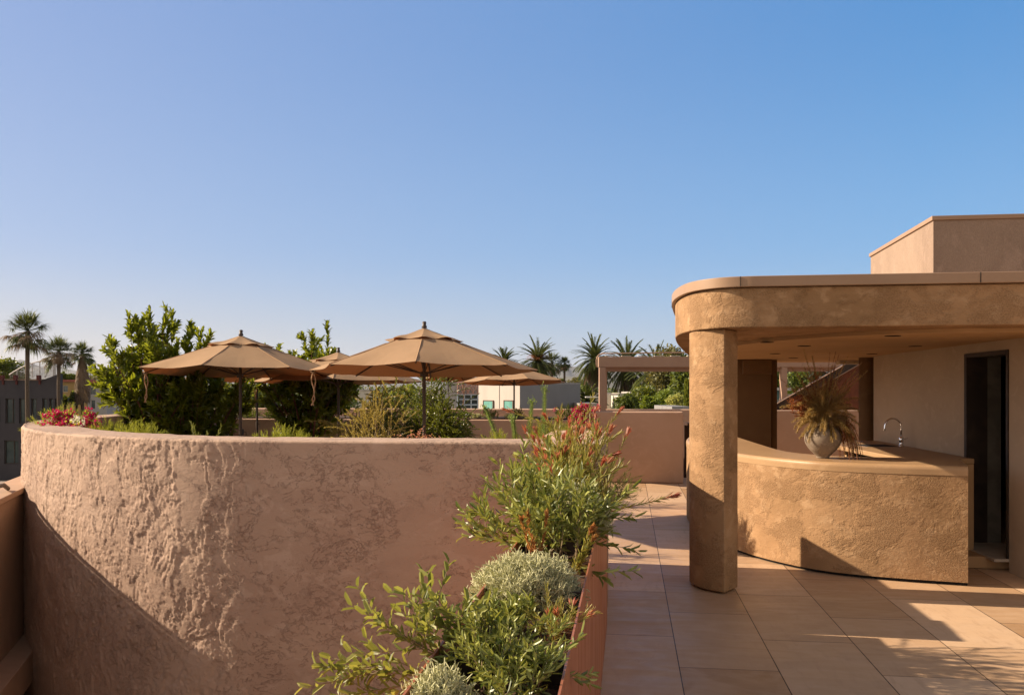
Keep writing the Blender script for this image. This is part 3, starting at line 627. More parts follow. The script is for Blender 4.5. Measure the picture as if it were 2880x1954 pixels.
cloud(plum, 5200, (-0.03, -0.02, 0.08), (0.19, 0.15, 0.10), 0.045, 0.0024, 0.3); cloud(plum, 2200, (0.02, 0.0, 0.20), (0.20, 0.15, 0.16), 0.05, 0.0022, -0.6)
cloud(seed, 1500, (-0.24, -0.06, 0.15), (0.12, 0.07, 0.08), 0.022, 0.005, -0.3); cloud(seed, 1800, (0.2, 0.0, -0.08), (0.10, 0.09, 0.20), 0.03, 0.003, 1.0); cloud(seed, 1200, (-0.06, 0, 0.36), (0.17, 0.1, 0.14), 0.025, 0.003, -0.6)
stems.build('stems', TWIG, ar); plum.build('plumes', L_DRIED, ar); seed.build('seed_heads', L_AMAR, ar)

# stair and rusted panel behind the bar
st = thing('roof_stair', 'dark steel stair stringer climbing above a rusted steel panel behind the bar', 'stair')
Ds = 16.9
mb = MB(); a = P(2120, 1182, Ds); b = P(2480, 975, Ds); mb.bar(a, b, 0.06, 0.15); mb.build('stringer', STEEL, st)
mb = MB(); mb.bar(a + Vector((0, -0.02, 0.075)), b + Vector((0, -0.02, 0.075)), 0.09, 0.014); mb.bar(a + Vector((0, -0.02, -0.082)), b + Vector((0, -0.02, -0.082)), 0.09, 0.012); mb.build('stringer_edge', BEAM, st)
mb = MB()
for i in range(12):
    c = a.lerp(b, (i + 0.5) / 12); mb.box((c.x, c.y + 0.3, c.z - 0.04), (0.2, 0.5, 0.025))
mb.build('treads', STEEL, st)
mb = MB(); y_ = Ds + 0.02
pts = [P(2110, 1200, Ds), P(2520, 1200, Ds), P(2520, 962, Ds)]
mb.add([(p.x, y_, p.z) for p in pts] + [(p.x, y_ + 0.02, p.z) for p in pts], [(0, 1, 2), (5, 4, 3), (0, 3, 4, 1), (1, 4, 5, 2), (2, 5, 3, 0)]); mb.build('rusted_panel', CORTEN, st)
c0 = P(2150, 0, 16.0); mb = MB(); a = P(2080, 0, 16.2); b = P(2520, 0, 16.2)
mb.box(((a.x + b.x) / 2, 16.3, 0.68), (b.x - a.x, 0.2, 1.36)); tag(mb.build('stair_wall', SMOOTH, None, bevel=0.02), 'low smooth brown wall seen between the rear columns below the stair', 'wall')
a = P(1925, 0, 17.3); b = P(2080, 0, 17.3); mb = MB(); mb.box(((a.x + b.x) / 2, 17.36, 0.52), (b.x - a.x, 0.1, 1.04)); mb.box(((a.x + b.x) / 2, 17.2, 1.07), (b.x - a.x, 0.4, 0.05))  # panel added in the gap; its dark brown stands for the recess shade
tag(mb.build('recess_shade_panel', simple('recess_shade_brown', (0.05, 0.022, 0.012), None), None), 'dark brown panel painted as the shaded recess beside the end of the low garden wall', 'panel')

# ------------------------------------------------------------ umbrellas
RAD = 1.38
um = thing('patio_umbrella', 'x', 'umbrella', (0, 0, 0), 0, 'tan umbrellas on the terrace')
def canopy_pt(a, f, r=RAD, ztop=0.52):
    # octagon corner radius r; f = 0 at apex .. 1 at rim
    k = (a / (math.pi / 4)) % 1.0; edge = math.cos(math.pi / 8) / math.cos((k - 0.5) * math.pi / 4)
    rr = r * f * edge; sag = math.sin(k * math.pi) ** 1.0
    z = ztop * (1 - f) - 0.015 * math.sin(f * math.pi) - 0.018 * sag * f * f
    rr -= 0.05 * sag * f ** 6
    return Vector((rr * math.cos(a), rr * math.sin(a), z))
def canopy_mesh(r, ztop, f0, zoff, rag=0.0):
    mb = MB(); na = 64; nf = 14; vs = []; fs = []
    for j in range(nf + 1):
        f = f0 + (1 - f0) * j / nf
        for i in range(na):
            p = canopy_pt(2 * math.pi * i / na - math.pi / 2, f, r, ztop); p.z += zoff + noise.noise(p * 3.0) * 0.012 * f
            if rag: p.z += rag * f * noise.noise(Vector((p.x * 6, p.y * 6, 1)))
            vs.append(p)
    for j in range(nf):
        for i in range(na): fs.append((j * na + i, j * na + (i + 1) % na, (j + 1) * na + (i + 1) % na, (j + 1) * na + i))
    mb.add(vs, fs); return mb
TILT = Vector((0, -1, 0))
ZR = 1.98
def put(o, dz=ZR, tilt=2.6):
    o.location = (0, 0, dz); o.rotation_euler = (R(tilt) * -1, 0, 0); return o
cn = put(canopy_mesh(RAD, 0.54, 0.05, 0).build('canopy', FABRIC, um, smooth=False)); sd = cn.modifiers.new('s', 'SOLIDIFY'); sd.thickness = 0.003
mb = canopy_mesh(RAD * 0.345, 0.165, 0.04, 0.388, 0.035); vt = put(mb.build('vent', FABRIC, um)); sd = vt.modifiers.new('s', 'SOLIDIFY'); sd.thickness = 0.003
mb = MB()
for k in range(8):
    mm = MB(); a = math.pi / 4 * k - math.pi / 2; pts = [canopy_pt(a, f, RAD, 0.54) + Vector((0, 0, 0.004)) for f in [0.33 + 0.67 * i / 6 for i in range(7)]]
    mb.tube(pts, 0.006, 4)
put(mb.build('seam_piping', FABRIC, um))
for k in range(8):
    a = math.pi / 4 * k - math.pi / 2; rb = MB(); rb.tube([canopy_pt(a, f, RAD, 0.54) - Vector((0, 0, 0.022)) for f in (0.05, 0.3, 0.6, 0.985)], 0.009, 5); put(rb.build('rib', POLE, um))
    s_ = MB(); e = canopy_pt(a, 0.6, RAD, 0.54) - Vector((0, 0, 0.03)); s_.tube([(0.04 * math.cos(a), 0.04 * math.sin(a), -0.04), e], 0.008, 5); put(s_.build('strut', POLE, um))
mb = MB(); mb.lathe([(0.0, -1.98), (0.021, -1.98), (0.021, 0.56), (0.0, 0.56)], 14); o = mb.build('pole', POLE, um, smooth=False); o.location = (0, 0, ZR)
mb = MB(); mb.lathe([(0.0, -0.08), (0.05, -0.08), (0.05, -0.02), (0.0, -0.02)], 12); put(mb.build('hub', POLE, um))
mb = MB(); mb.lathe([(0.0, 0.55), (0.034, 0.552), (0.028, 0.58), (0.021, 0.59), (0.025, 0.625), (0.02, 0.635), (0, 0.635)], 14); put(mb.build('finial', STEEL, um, smooth=True))
mb = MB(); 
for q in range(2):
    pts = [Vector((-0.0, 0, 0)), Vector((0.03 - q * 0.05, 0.01, -0.12)), Vector((0.01 + q * 0.01, 0, -0.26)), Vector((0.02 - q * 0.03, 0.0, -0.36)), Vector((-0.02 + q * 0.03, 0, -0.44))]
    sp = spline(pts, 0.03); mb.tube(sp, 0.008, 4)
mb.tube([(-0.02, 0, 0.0), (0.0, 0.02, -0.03), (0.02, 0, 0.01), (0, 0, 0.03)], 0.012, 5)
sr = mb.build('tie_strap', FABRIC, um); sr.location = canopy_pt(math.pi, 0.97) + Vector((0, 0, ZR - 0.03))
mb = MB(); mb.box((0, 0.04, 1.08), (0.05, 0.07, 0.09)); mb.tube([(0, 0.05, 1.08), (0.06, 0.06, 1.08), (0.06, 0.06, 1.02)], 0.006, 5); mb.build('crank', STEEL, um)
mb = MB(); mb.lathe([(0, 0.0), (0.28, 0.0), (0.28, 0.05), (0.05, 0.07), (0.035, 0.25), (0.0, 0.25)], 24); mb.build('base', STEEL, um)
def place_um(x, D, rz, sc, label, dz=0.0, first=[True]):
    loc = (P(x, 0, D).x, D, dz)
    if first[0]: first[0] = False; um.location = loc; um.rotation_euler = (0, 0, rz); um.scale = sc; um['label'] = label; return um
    return dup(um, loc, rz, sc, label)
place_um(1193, 11.3, R(2), (1.07, 1.07, 1.0), 'largest tan umbrella, in the middle, in front of the dark fine-leaved shrub')
place_um(676, 13.2, R(-2), (1.09, 1.09, 1.01), 'tan umbrella beside the tall glossy shrub, left one of the two big ones')
u_ = place_um(952, 15.4, R(8), (1.07, 1.07, 0.95), 'tan umbrella half hidden behind and between the two biggest umbrellas'); u_.rotation_euler.x = R(1.1)
place_um(723, 17.0, R(20), (0.95, 0.95, 0.99), 'small distant umbrella glimpsed under the left big canopy, its pole by the dark hedge')
u_ = place_um(1446, 17.2, R(14), (0.76, 0.76, 0.955), 'tan umbrella at the right, its pole in front of the grey boxy building')
for ch in u_.children:
    if ch.name.split('.')[0] in ('canopy', 'vent', 'seam_piping', 'rib', 'strut', 'hub', 'finial', 'pole'): ch.scale = (1, 1, 0.66 if 'pole' not in ch.name else 0.64)
place_um(1262, 18.4, R(14), (0.42, 0.42, 1.0), 'smallest tan umbrella tip, far behind, left of the pink lattice building')

# ------------------------------------------------------------ plants
def V(*a): return Vector(a)
def rdir(rng, el0, el1, az0=0, az1=2 * math.pi):
    az = rng.uniform(az0, az1); el = rng.uniform(el0, el1); return V(math.cos(az) * math.cos(el), math.sin(az) * math.cos(el), math.sin(el))
def twig(st, lf, rng, p, d, L, r, LF, n, bend=0.3, start=0.15, sub=0, tip=None, tipn=0, up=0.0, tipf=0.85):
    """one leafy stem: tube plus spiralling leaves; LF = (len, width, angle); tip = MB for coloured end leaves"""
    segs = 6; pts = [Vector(p)]; d = d.normalized(); b = V(rng.gauss(0, 1), rng.gauss(0, 1), rng.gauss(0, 0.6)) * bend
    for i in range(segs):
        d = (d + b / segs + V(0, 0, up / segs)).normalized(); pts.append(pts[-1] + d * L / segs)
    st.tube(pts, [r * (1 - 0.7 * i / segs) for i in range(segs + 1)], 4, cap=False)
    ga = rng.random() * 6.28
    for i in range(n):
        f = start + (1 - start) * (i + rng.random() * 0.6) / n; x = min(f, 0.999) * segs; k = int(x); q = pts[k].lerp(pts[k + 1], x - k)
        dd = (pts[k + 1] - pts[k]).normalized(); a1 = dd.orthogonal().normalized(); a2 = dd.cross(a1); ga += 2.4
        rad = a1 * math.cos(ga) + a2 * math.sin(ga); ang = LF[2] * rng.uniform(0.7, 1.25) * (1.0 - 0.35 * f)
        ld = dd * math.cos(ang) + rad * math.sin(ang); ld += V(rng.gauss(0, .12), rng.gauss(0, .12), rng.gauss(0, .12))
        tgt = tip if (tip is not None and f > tipf) else lf
        tgt.leaf(q, ld, dd, LF[0] * rng.uniform(0.65, 1.15), LF[1] * rng.uniform(0.8, 1.15), rng.uniform(-0.1, 0.3))
    if tip is not None and tipn:
        for i in range(tipn):
            dd = d; a1 = dd.orthogonal().normalized(); a2 = dd.cross(a1); ga += 2.4; rad = a1 * math.cos(ga) + a2 * math.sin(ga); an = rng.uniform(0.05, 0.42)
            tip.leaf(pts[-1] - dd * 0.01, dd * math.cos(an) + rad * math.sin(an), dd, LF[0] * rng.uniform(0.8, 1.25), LF[1] * 1.7, -0.15)
    for s_ in range(sub):
        x = rng.uniform(0.3, 0.85) * segs; k = int(x); q = pts[k].lerp(pts[k + 1], x - k); dd = (d + V(rng.gauss(0, .7), rng.gauss(0, .7), rng.gauss(0.1, .4))).normalized()
        twig(st, lf, rng, q, dd, L * rng.uniform(0.35, 0.6), r * 0.6, LF, max(4, int(n * 0.5)), bend, 0.15, 0, tip, tipn, up, tipf)
    return pts
def plant(name, label, cat, loc, stm, lfm, fn, group=None, seed=1, tipm=None, tipname='flower_tips'):
    t = thing(name, label, cat, loc, 0, group); rng = random.Random(seed); st, lf, tp = MB(), MB(), MB()
    fn(rng, st, lf, tp)
    if st.v: st.build('stems', stm, t)
    if lf.v: lf.build('foliage', lfm, t)
    if tp.v: tp.build(tipname, tipm, t)
    return t
# copper trough
tr = thing('copper_planter', 'long copper trough planter full of shrubs along the edge of the tiled deck', 'planter', UV(0, 0), -YA)
mb = MB(); U0, U1, V0, V1, ZP = -0.52, -0.157, 0.6, 6.425, 1.0; T = 0.006
mb.box(((U1 - T / 2), (V0 + V1) / 2, ZP / 2 + 0.002), (T, V1 - V0, ZP - 0.004)); mb.box(((U0 + T / 2), (V0 + V1) / 2, ZP / 2 - 0.15), (T, V1 - V0, ZP + 0.3))
mb.box(((U0 + U1) / 2, V1 - T / 2, ZP / 2), (U1 - U0 - 2 * T - 0.002, T, ZP - 0.006)); mb.box(((U0 + U1) / 2, V0 + T / 2, ZP / 2), (U1 - U0 - 2 * T - 0.002, T, ZP - 0.006)); mb.build('copper_shell', COPPER, tr)
mb = MB(); edges = [0.62, 1.45, 2.33, 3.14, 4.2, 5.14, 6.30]
for a, b in zip(edges[:-1], edges[1:]):
    mb = MB(); mb.box(((U0 + U1) / 2 - 0.0, a + 0.006, 0.93), (U1 - U0 - 0.03, 0.008, 0.10)); mb.box(((U0 + U1) / 2, a + 0.07, 0.952), (U1 - U0 - 0.03, 0.1, 0.006)); mb.build('tray_divider', STEEL, tr)
mb = MB(); n = 180; m = 10; vs = []; fs = []
for i in range(n + 1):
    for j in range(m + 1):
        x = U0 + 0.01 + (U1 - U0 - 0.02) * j / m; y = V0 + 0.01 + (V1 - V0 - 0.02) * i / n; vs.append((x, y, 0.925 + 0.018 * noise.noise(V(x * 14, y * 14, 0)) + 0.01 * noise.noise(V(x * 50, y * 50, 0))))
for i in range(n):
    for j in range(m): a = i * (m + 1) + j; fs.append((a, a + 1, a + m + 2, a + m + 1))
mb.add(vs, fs); mb.build('soil', SOIL, tr)

OL = (0.066, 0.0175, 0.75); ZS_ = 0.93
def olive_big(rng, st, lf, tp):
    for i in range(66):
        d = rdir(rng, 0.25, 1.45); d.x *= 0.95; L = rng.uniform(0.24, 0.44)
        twig(st, lf, rng, V(rng.uniform(-.12, .12), rng.uniform(-.50, .22), 0), d, L * (0.8 if i % 3 == 0 else 1), 0.003, OL, 19, 0.5, 0.2, 2)
    for (dx, dy, dz, L) in ((-1, -0.15, -0.10, 0.40), (-1, -0.3, 0.0, 0.42), (-1, 0.1, 0.1, 0.38), (-0.9, -0.1, 0.5, 0.42), (1, -0.1, 0.55, 0.42), (0.9, -0.4, 0.5, 0.38), (-0.8, 0, 1.0, 0.42)):
        twig(st, lf, rng, V(0, -.05, 0), V(dx, dy, dz), L, 0.0035, OL, 24, 0.2, 0.3, 2, up=0.5)
plant('olive_shrub', 'large grey green narrow-leaved shrub in the middle of the copper planter', 'shrub', UV(-0.42, 4.45, ZS_), TWIG, L_OLIVE, olive_big, seed=3)
def olive_small(rng, st, lf, tp):
    for i in range(46):
        d = rdir(rng, 0.2, 1.4); twig(st, lf, rng, V(rng.uniform(-.08, .08), rng.uniform(-.16, .16), 0), d, rng.uniform(0.1, 0.2), 0.0016, (0.034, 0.0095, 0.7), 16, 0.5, 0.15, 2)
    for (dx, dy, dz, L) in ((1, 0.1, 0.7, 0.19), (1, -0.3, 0.5, 0.17), (-1, -0.2, 0.6, 0.19), (-0.7, 0, 0.9, 0.2), (-0.4, 0.1, 1, 0.2)):
        twig(st, lf, rng, V(0, 0, 0), V(dx, dy, dz), L, 0.002, (0.03, 0.008, 0.65), 22, 0.2, 0.2, 1, up=0.4)
plant('olive_shrub', 'small grey green narrow-leaved shrub nearest the camera, bottom of the copper planter', 'shrub', UV(-0.31, 2.2, ZS_ + 0.01), TWIG, L_OLIVE, olive_small, seed=4)
LE = (0.066, 0.0085, 0.5)
def leuca(rng, st, lf, tp):
    for i in range(58):
        x = rng.uniform(-.12, .12); y = rng.uniform(-.40, .45); d = rdir(rng, 1.1, 1.5) + V(rng.uniform(-.38, .36), -0.05, 0); L = rng.uniform(0.34, 0.62)
        twig(st, lf, rng, V(x, y, 0), d, L, 0.003, LE, 46, 0.3, 0.12, 1, (tp if i % 3 else None), (6 if i % 3 else 0), tipf=0.90)
    for i in range(54):
        d = rdir(rng, 0.4, 1.3); twig(st, lf, rng, V(rng.uniform(-.14, .14), rng.uniform(-.95, .4), 0), d, rng.uniform(0.22, 0.42), 0.003, LE, 34, 0.5, 0.1, 1)
plant('leucadendron_shrub', 'tall shrub with red tipped upright stems at the far end of the copper planter', 'shrub', UV(-0.41, 5.75, ZS_), PINKTWIG, L_LEU, leuca, seed=5, tipm=L_RED, tipname='red_tips')
def jut(rng, st, lf, tp):
    twig(st, lf, rng, V(0, 0, 0), V(1, -0.15, 0.28), 0.46, 0.004, (0.07, 0.007, 0.7), 40, 0.08, 0.25, 0, tp, 9, up=-0.1, tipf=0.88)
    twig(st, lf, rng, V(0, 0, 0), V(1, -0.05, 0.6), 0.27, 0.003, (0.06, 0.006, 0.6), 26, 0.15, 0.2, 0, None)
plant('leucadendron_branch', 'low red tipped plant leaning out over the tiles to the right', 'shrub', UV(-0.19, 5.35, ZS_ + 0.02), PINKTWIG, L_LEU, jut, seed=8, tipm=L_RED, tipname='red_tips')
def lsmall(rng, st, lf, tp):
    for i in range(12): twig(st, lf, rng, V(rng.uniform(-.03, .03), rng.uniform(-.08, .08), 0), rdir(rng, 0.5, 1.4), rng.uniform(0.07, 0.13), 0.0015, (0.035, 0.0035, 0.6), 26, 0.3, 0.1, 1, tp if i % 3 == 0 else None, 10 if i % 3 == 0 else 0, tipf=0.93)
plant('leucadendron_shrub', 'small red flowered plant in the dark soil beside the near silver cushion', 'shrub', UV(-0.23, 2.72, ZS_), PINKTWIG, L_LEU, lsmall, seed=9, tipm=L_RED, tipname='red_tips')
def redmid(rng, st, lf, tp):
    for i in range(5): twig(st, lf, rng, V(rng.uniform(-.02, .02), 0, 0), rdir(rng, 1.0, 1.5), rng.uniform(0.2, 0.27), 0.002, (0.045, 0.012, 0.5), 26, 0.15, 0.1, 0, tp, 5, tipf=0.45)
plant('leucadendron', 'upright orange leaved stem rising between the big olive shrub and silver cushion', 'shrub', UV(-0.40, 3.85, ZS_), PINKTWIG, L_RUST, redmid, seed=10, tipm=L_RUST, tipname='orange_tips')
def greenmid(rng, st, lf, tp):
    for i in range(4): twig(st, lf, rng, V(0, 0, 0), V(0.35 + 0.2 * i * rng.random(), -0.25, 0.9), rng.uniform(0.16, 0.24), 0.002, (0.04, 0.013, 0.6), 30, 0.15, 0.05, 0, tp, 3, tipf=0.85)
plant('leucadendron', 'green stem with reddish tip leaning against the copper rim beside the soil', 'shrub', UV(-0.24, 3.62, ZS_), PINKTWIG, L_LEU, greenmid, seed=11, tipm=L_RUST, tipname='orange_tips')
def cushion(rx, ry, rz, n):
    def f(rng, st, lf, tp):
        for i in range(n):
            az = rng.uniform(0, 6.283); cz = rng.uniform(-0.05, 1.0); sz = math.sqrt(max(0, 1 - cz * cz)); nd = V(math.cos(az) * sz, math.sin(az) * sz, cz); s_ = rng.uniform(0.72, 1.0)
            p = V(nd.x * rx * s_, nd.y * ry * s_, nd.z * rz * s_ + 0.01); L = rng.uniform(0.022, 0.055); q_ = 1 + 0.28 * noise.noise(nd * 2.3 + V(n * 0.01, 0, 0)); p = p * q_
            pts = [p]; d = (nd + V(rng.gauss(0, .6), rng.gauss(0, .6), rng.gauss(0.25, .4))).normalized()
            for q in range(3): d = (d + V(rng.gauss(0, .3), rng.gauss(0, .3), rng.gauss(0.1, .3))).normalized(); pts.append(pts[-1] + d * L / 3)
            lf.tube(pts, [0.0018, 0.0023, 0.0022, 0.0012], 4, cap=False)
            for q in range(3):
                b = pts[rng.randint(1, 3)]; dd = (d + V(rng.gauss(0, .8), rng.gauss(0, .8), rng.gauss(0, .8))).normalized(); lf.tube([b, b + dd * L * 0.35], [0.002, 0.0012], 3, cap=False)
        core = MB(); 
    return f
plant('cushion_bush', 'rounded silver cushion bush of fine coral-like twigs in the copper planter', 'shrub', UV(-0.385, 3.22, ZS_ - 0.015), TWIG, L_SILV, cushion(0.185, 0.24, 0.135, 4200), seed=12)
plant('cushion_bush', 'small silver cushion bush at the bottom edge, below the long trailing branches', 'shrub', UV(-0.455, 2.06, ZS_ - 0.03), TWIG, L_SILV, cushion(0.065, 0.10, 0.085, 900), seed=13)
plant('cushion_bush', 'silver twiggy tuft half buried in the big olive shrub by the rim', 'shrub', UV(-0.24, 4.5, ZS_ + 0.05), TWIG, L_SILV, cushion(0.13, 0.2, 0.2, 1500), seed=14)
def broad(rng, st, lf, tp):
    for i in range(17): twig(st, lf, rng, V(rng.uniform(-.07, .10), rng.uniform(-.09, .05), 0), rdir(rng, 0.7, 1.5), rng.uniform(0.07, 0.12), 0.0018, (0.042, 0.014, 0.8), 16, 0.2, 0.1, 0)
plant('sage_clump', 'soft grey green broad-leaved clump just in front of the silver cushion', 'shrub', UV(-0.38, 2.80, ZS_), TWIG, L_OLIVE, broad, seed=15)
def grassy(n, L, w, dr, spread=0.04, el=(0.5, 1.5)):
    def f(rng, st, lf, tp):
        for i in range(n): lf.blade(V(rng.gauss(0, spread), rng.gauss(0, spread), 0), rdir(rng, *el), L * rng.uniform(0.5, 1.1), w, dr * rng.uniform(0.5, 1.4), 5)
    return f
plant('silver_tuft', 'wispy silver tuft past the red tipped shrub, overhanging the tiles', 'shrub', UV(-0.12, 5.9, ZS_ + 0.03), TWIG, L_OLIVE, lambda r, s, l, t: [twig(s, l, r, V(r.uniform(-.03, .03), r.uniform(-.06, .06), 0), rdir(r, 0.2, 1.3), r.uniform(0.12, 0.24), 0.0015, (0.03, 0.003, 0.7), 46, 0.4, 0.05, 2) for i in range(26)], seed=16)
# trailing wattle with oval leaves
AC = (0.045, 0.017, 1.0)
def wattle(rng, st, lf, tp):
    base = V(0, 0, 0)
    for (dx, dy, dz, L, up) in ((-1, -0.1, -0.05, 0.41, 0.1), (-1, -0.15, 0.12, 0.38, 0.0), (-0.85, -0.1, 0.45, 0.36, 0.3), (-0.55, 0.0, 0.8, 0.27, 0.2), (-0.15, 0.05, 1.0, 0.20, 0.0), (0.15, 0.1, 1.0, 0.18, 0), (-0.7, -0.2, 0.3, 0.34, 0.1), (-0.35, -0.2, 0.9, 0.24, -0.1), (0.3, -0.1, 0.5, 0.15, 0.1), (-0.9, 0.1, 0.3, 0.3, 0.5), (-1, 0.0, 0.02, 0.36, 0.3)):
        twig(st, lf, rng, base + V(rng.uniform(-.01, .01), rng.uniform(-.02, .02), 0), V(dx, dy, dz), L, 0.0028, AC, 17, 0.16, 0.2, 5, up=up)
plant('wattle_shrub', 'sprawling shrub with oval yellow green leaves trailing left over the copper edge', 'shrub', UV(-0.40, 2.36, ZS_ - 0.01), TWIG, L_ACA, wattle, seed=19)

# --- plants inside the terrace
def arbutus(h, r, nb, LFs, low=0.0):
    def f(rng, st, lf, tp):
        for i in range(nb):
            az = rng.uniform(0, 6.283); rr = r * math.sqrt(rng.random()); top = V(math.cos(az) * rr, math.sin(az) * rr, h * rng.uniform(0.45, 1.0) * (1 - 0.35 * (rr / r) ** 2))
            b = V(top.x * 0.35, top.y * 0.35, 0); m = b.lerp(top, 0.5) + V(rng.gauss(0, .05), rng.gauss(0, .05), -0.03 * h); m.x *= 0.8
            pts = spline([b, m, top], 0.1); st.tube(pts, [0.013 - 0.009 * j / len(pts) for j in range(len(pts))], 5, cap=False)
            d = (pts[-1] - pts[-2]).normalized() + V(0, 0, 0.8)
            twig(st, lf, rng, pts[-1], d, rng.uniform(0.24, 0.42), 0.005, LFs, 26, 0.12, 0.0, 1)
            for q in range(10):
                k_ = rng.randint(1, len(pts) - 1); twig(st, lf, rng, pts[k_], rdir(rng, -0.3, 1.2), rng.uniform(0.16, 0.3), 0.004, LFs, 17, 0.3, 0.1, 0, up=0.4)
    return f
t = plant('strawberry_tree', 'tall glossy leaved shrub with red stems rising behind the curved wall at left', 'shrub', (P(418, 0, 13.9).x, 14.3, 0.9), REDBARK, L_ARB, arbutus(1.95, 0.84, 62, (0.14, 0.052, 0.75)), seed=21)
plant('strawberry_tree', 'glossy shrub behind the umbrellas with leafy shoots poking above the canopies', 'shrub', (P(872, 0, 16.6).x, 16.6, 0.75), REDBARK, L_ARB, arbutus(1.95, 0.88, 46, (0.14, 0.052, 0.75)), seed=22)
plant('strawberry_tree', 'lower glossy shrub at the right foot of the tallest shrub, behind the curved wall', 'shrub', (P(560, 0, 14.6).x, 14.6, 0.7), REDBARK, L_ARB, arbutus(1.25, 0.8, 32, (0.13, 0.048, 0.75)), seed=23)
def fineshrub(h, r, nb, LFs, nl=30, lean=0.0):
    def f(rng, st, lf, tp):
        for i in range(nb):
            d = rdir(rng, 0.35, 1.5); d.x *= r / h * 1.3; d.y *= r / h * 1.3; d.x += lean; L = h * rng.uniform(0.55, 1.0)
            b = V(rng.uniform(-.1, .1), rng.uniform(-.1, .1), 0); e = b + d * L; mid = b.lerp(e, 0.55) + V(0, 0, 0.1 * h); e.z -= 0.12 * h * rng.random()
            pts = spline([b, mid, e], 0.12); st.tube(pts, [0.007 - 0.005 * j / len(pts) for j in range(len(pts))], 4, cap=False)
            for q in range(9):
                k_ = rng.randint(max(1, len(pts) // 5), len(pts) - 1); twig(st, lf, rng, pts[k_], (pts[k_] - pts[k_ - 1]).normalized() + V(rng.gauss(0, .6), rng.gauss(0, .6), rng.gauss(0.0, .5)), rng.uniform(0.14, 0.3), 0.002, LFs, nl, 0.4, 0.05, 0, up=-0.3)
    return f
plant('feathery_shrub', 'golden fine-leaved arching shrub between the two umbrella poles', 'shrub', (P(1060, 0, 14.2).x, 14.2, 0.55), TWIG, L_GOLD, fineshrub(1.35, 0.80, 105, (0.046, 0.014, 0.7), 26), seed=24)
plant('feathery_shrub', 'sunlit golden wispy shrub nearest the wall, left of the middle umbrella pole', 'shrub', (P(1062, 0, 9.6).x, 9.6, 0.0), TWIG, L_GOLD, fineshrub(1.66, 0.5, 150, (0.030, 0.009, 0.7), 34), seed=27)
plant('boxwood_shrub', 'dark green dense small-leaved shrub behind the middle umbrella pole', 'shrub', (P(1196, 0, 13.6).x, 13.6, 0.5), BARK, L_DARK, fineshrub(1.6, 0.72, 115, (0.030, 0.015, 0.7), 38, 0.06), seed=25)
plant('boxwood_shrub', 'dark green drooping shrub just right of the middle umbrella pole', 'shrub', (P(1245, 0, 12.6).x, 12.6, 0.6), BARK, L_DARK, fineshrub(1.05, 0.40, 46, (0.036, 0.018, 0.7), 24, 0.0), seed=26)
def needle(n, r, h):
    def f(rng, st, lf, tp):
        for i in range(int(n * 0.62)):
            az = rng.uniform(0, 6.283); rr = math.sqrt(rng.random()); L = h * (1.05 - 0.35 * rr) * rng.uniform(0.75, 1.1)
            d = V(math.cos(az) * rr * r / h * 1.1, math.sin(az) * rr * r / h, 1.0)
            twig(st, lf, rng, V(math.cos(az) * rr * r * 0.35, math.sin(az) * rr * r * 0.35, 0), d, L, 0.002, (0.058, 0.0045, 0.75), 44, 0.25, 0.3, 0, up=-0.1)
    return f
CLG = 'yellow green needle-leaved clumps inside the curved wall'
for i, (x, y_, D_, r_, h_, lb) in enumerate(((180, 1200, 10.6, 0.42, 0.54, 'yellow green needle clump above the pink flowers at the left end of the wall'), (305, 1200, 9.75, 0.24, 0.38, 'green needle clump right of the pink flowers, against the wall top'), (395, 1210, 9.2, 0.32, 0.38, 'needle-leaved clump in front of the tall red stemmed shrub'), (795, 1222, 8.45, 0.34, 0.38, 'bright yellow green needle clump left of the middle umbrella poles'), (1400, 1232, 7.95, 0.3, 0.32, 'low needle clump beside the bottle brush stems behind the wall'), (1560, 1180, 9.6, 0.34, 0.42, 'leafy yellow green clump behind the red tipped shrub'))):
    plant('needle_clump', lb, 'shrub', (P(x, 0, D_).x, D_, 0.96 + 0.05), TWIG, L_GRASS, needle(190, r_, h_), CLG, seed=30 + i)
def boug(n, r, h):
    def f(rng, st, lf, tp):
        for i in range(n):
            p = V(rng.gauss(0, r), rng.gauss(0, r * 0.6), h * rng.uniform(0.3, 1)); 
            if i % 3 == 0: st.tube([V(0, 0, 0), p], 0.002, 3, cap=False)
            for q in range(14):
                b = p + V(rng.gauss(0, .02), rng.gauss(0, .02), rng.gauss(0, .02)); (tp if q < 10 else lf).leaf(b, rdir(rng, -0.5, 1.5), rdir(rng, -1, 1), 0.032, 0.028, 0.2)
    return f
plant('bougainvillea', 'magenta bougainvillea spilling over the left end of the curved wall', 'flowers', (P(168, 0, 9.95).x, 9.95, 1.12), TWIG, L_GRASS, boug(58, 0.10, 0.34), seed=41, tipm=L_PINK, tipname='flowers')
plant('bougainvillea', 'small magenta bloom on the bed beside the needle clump', 'flowers', (P(212, 0, 9.75).x, 9.75, 1.10), TWIG, L_GRASS, boug(40, 0.09, 0.28), seed=42, tipm=L_PINK, tipname='flowers')
plant('bougainvillea', 'single magenta flower head standing higher, right of the bougainvillea', 'flowers', (P(254, 0, 9.85).x, 9.85, 1.18), TWIG, L_GRASS, boug(18, 0.035, 0.32), seed=43, tipm=L_PINK, tipname='flowers')
plant('white_flowers', 'few small white flowers beside the magenta bougainvillea', 'flowers', (P(222, 0, 9.5).x, 9.5, 1.15), TWIG, L_GRASS, boug(4, 0.04, 0.27), seed=44, tipm=L_WHITE, tipname='flowers')
plant('bougainvillea', 'magenta bougainvillea by the rounded end of the low garden wall', 'flowers', (P(1640, 0, 15.6).x, 15.6, 0.95), TWIG, L_GRASS, boug(90, 0.13, 0.52), seed=45, tipm=L_PINK, tipname='flowers')
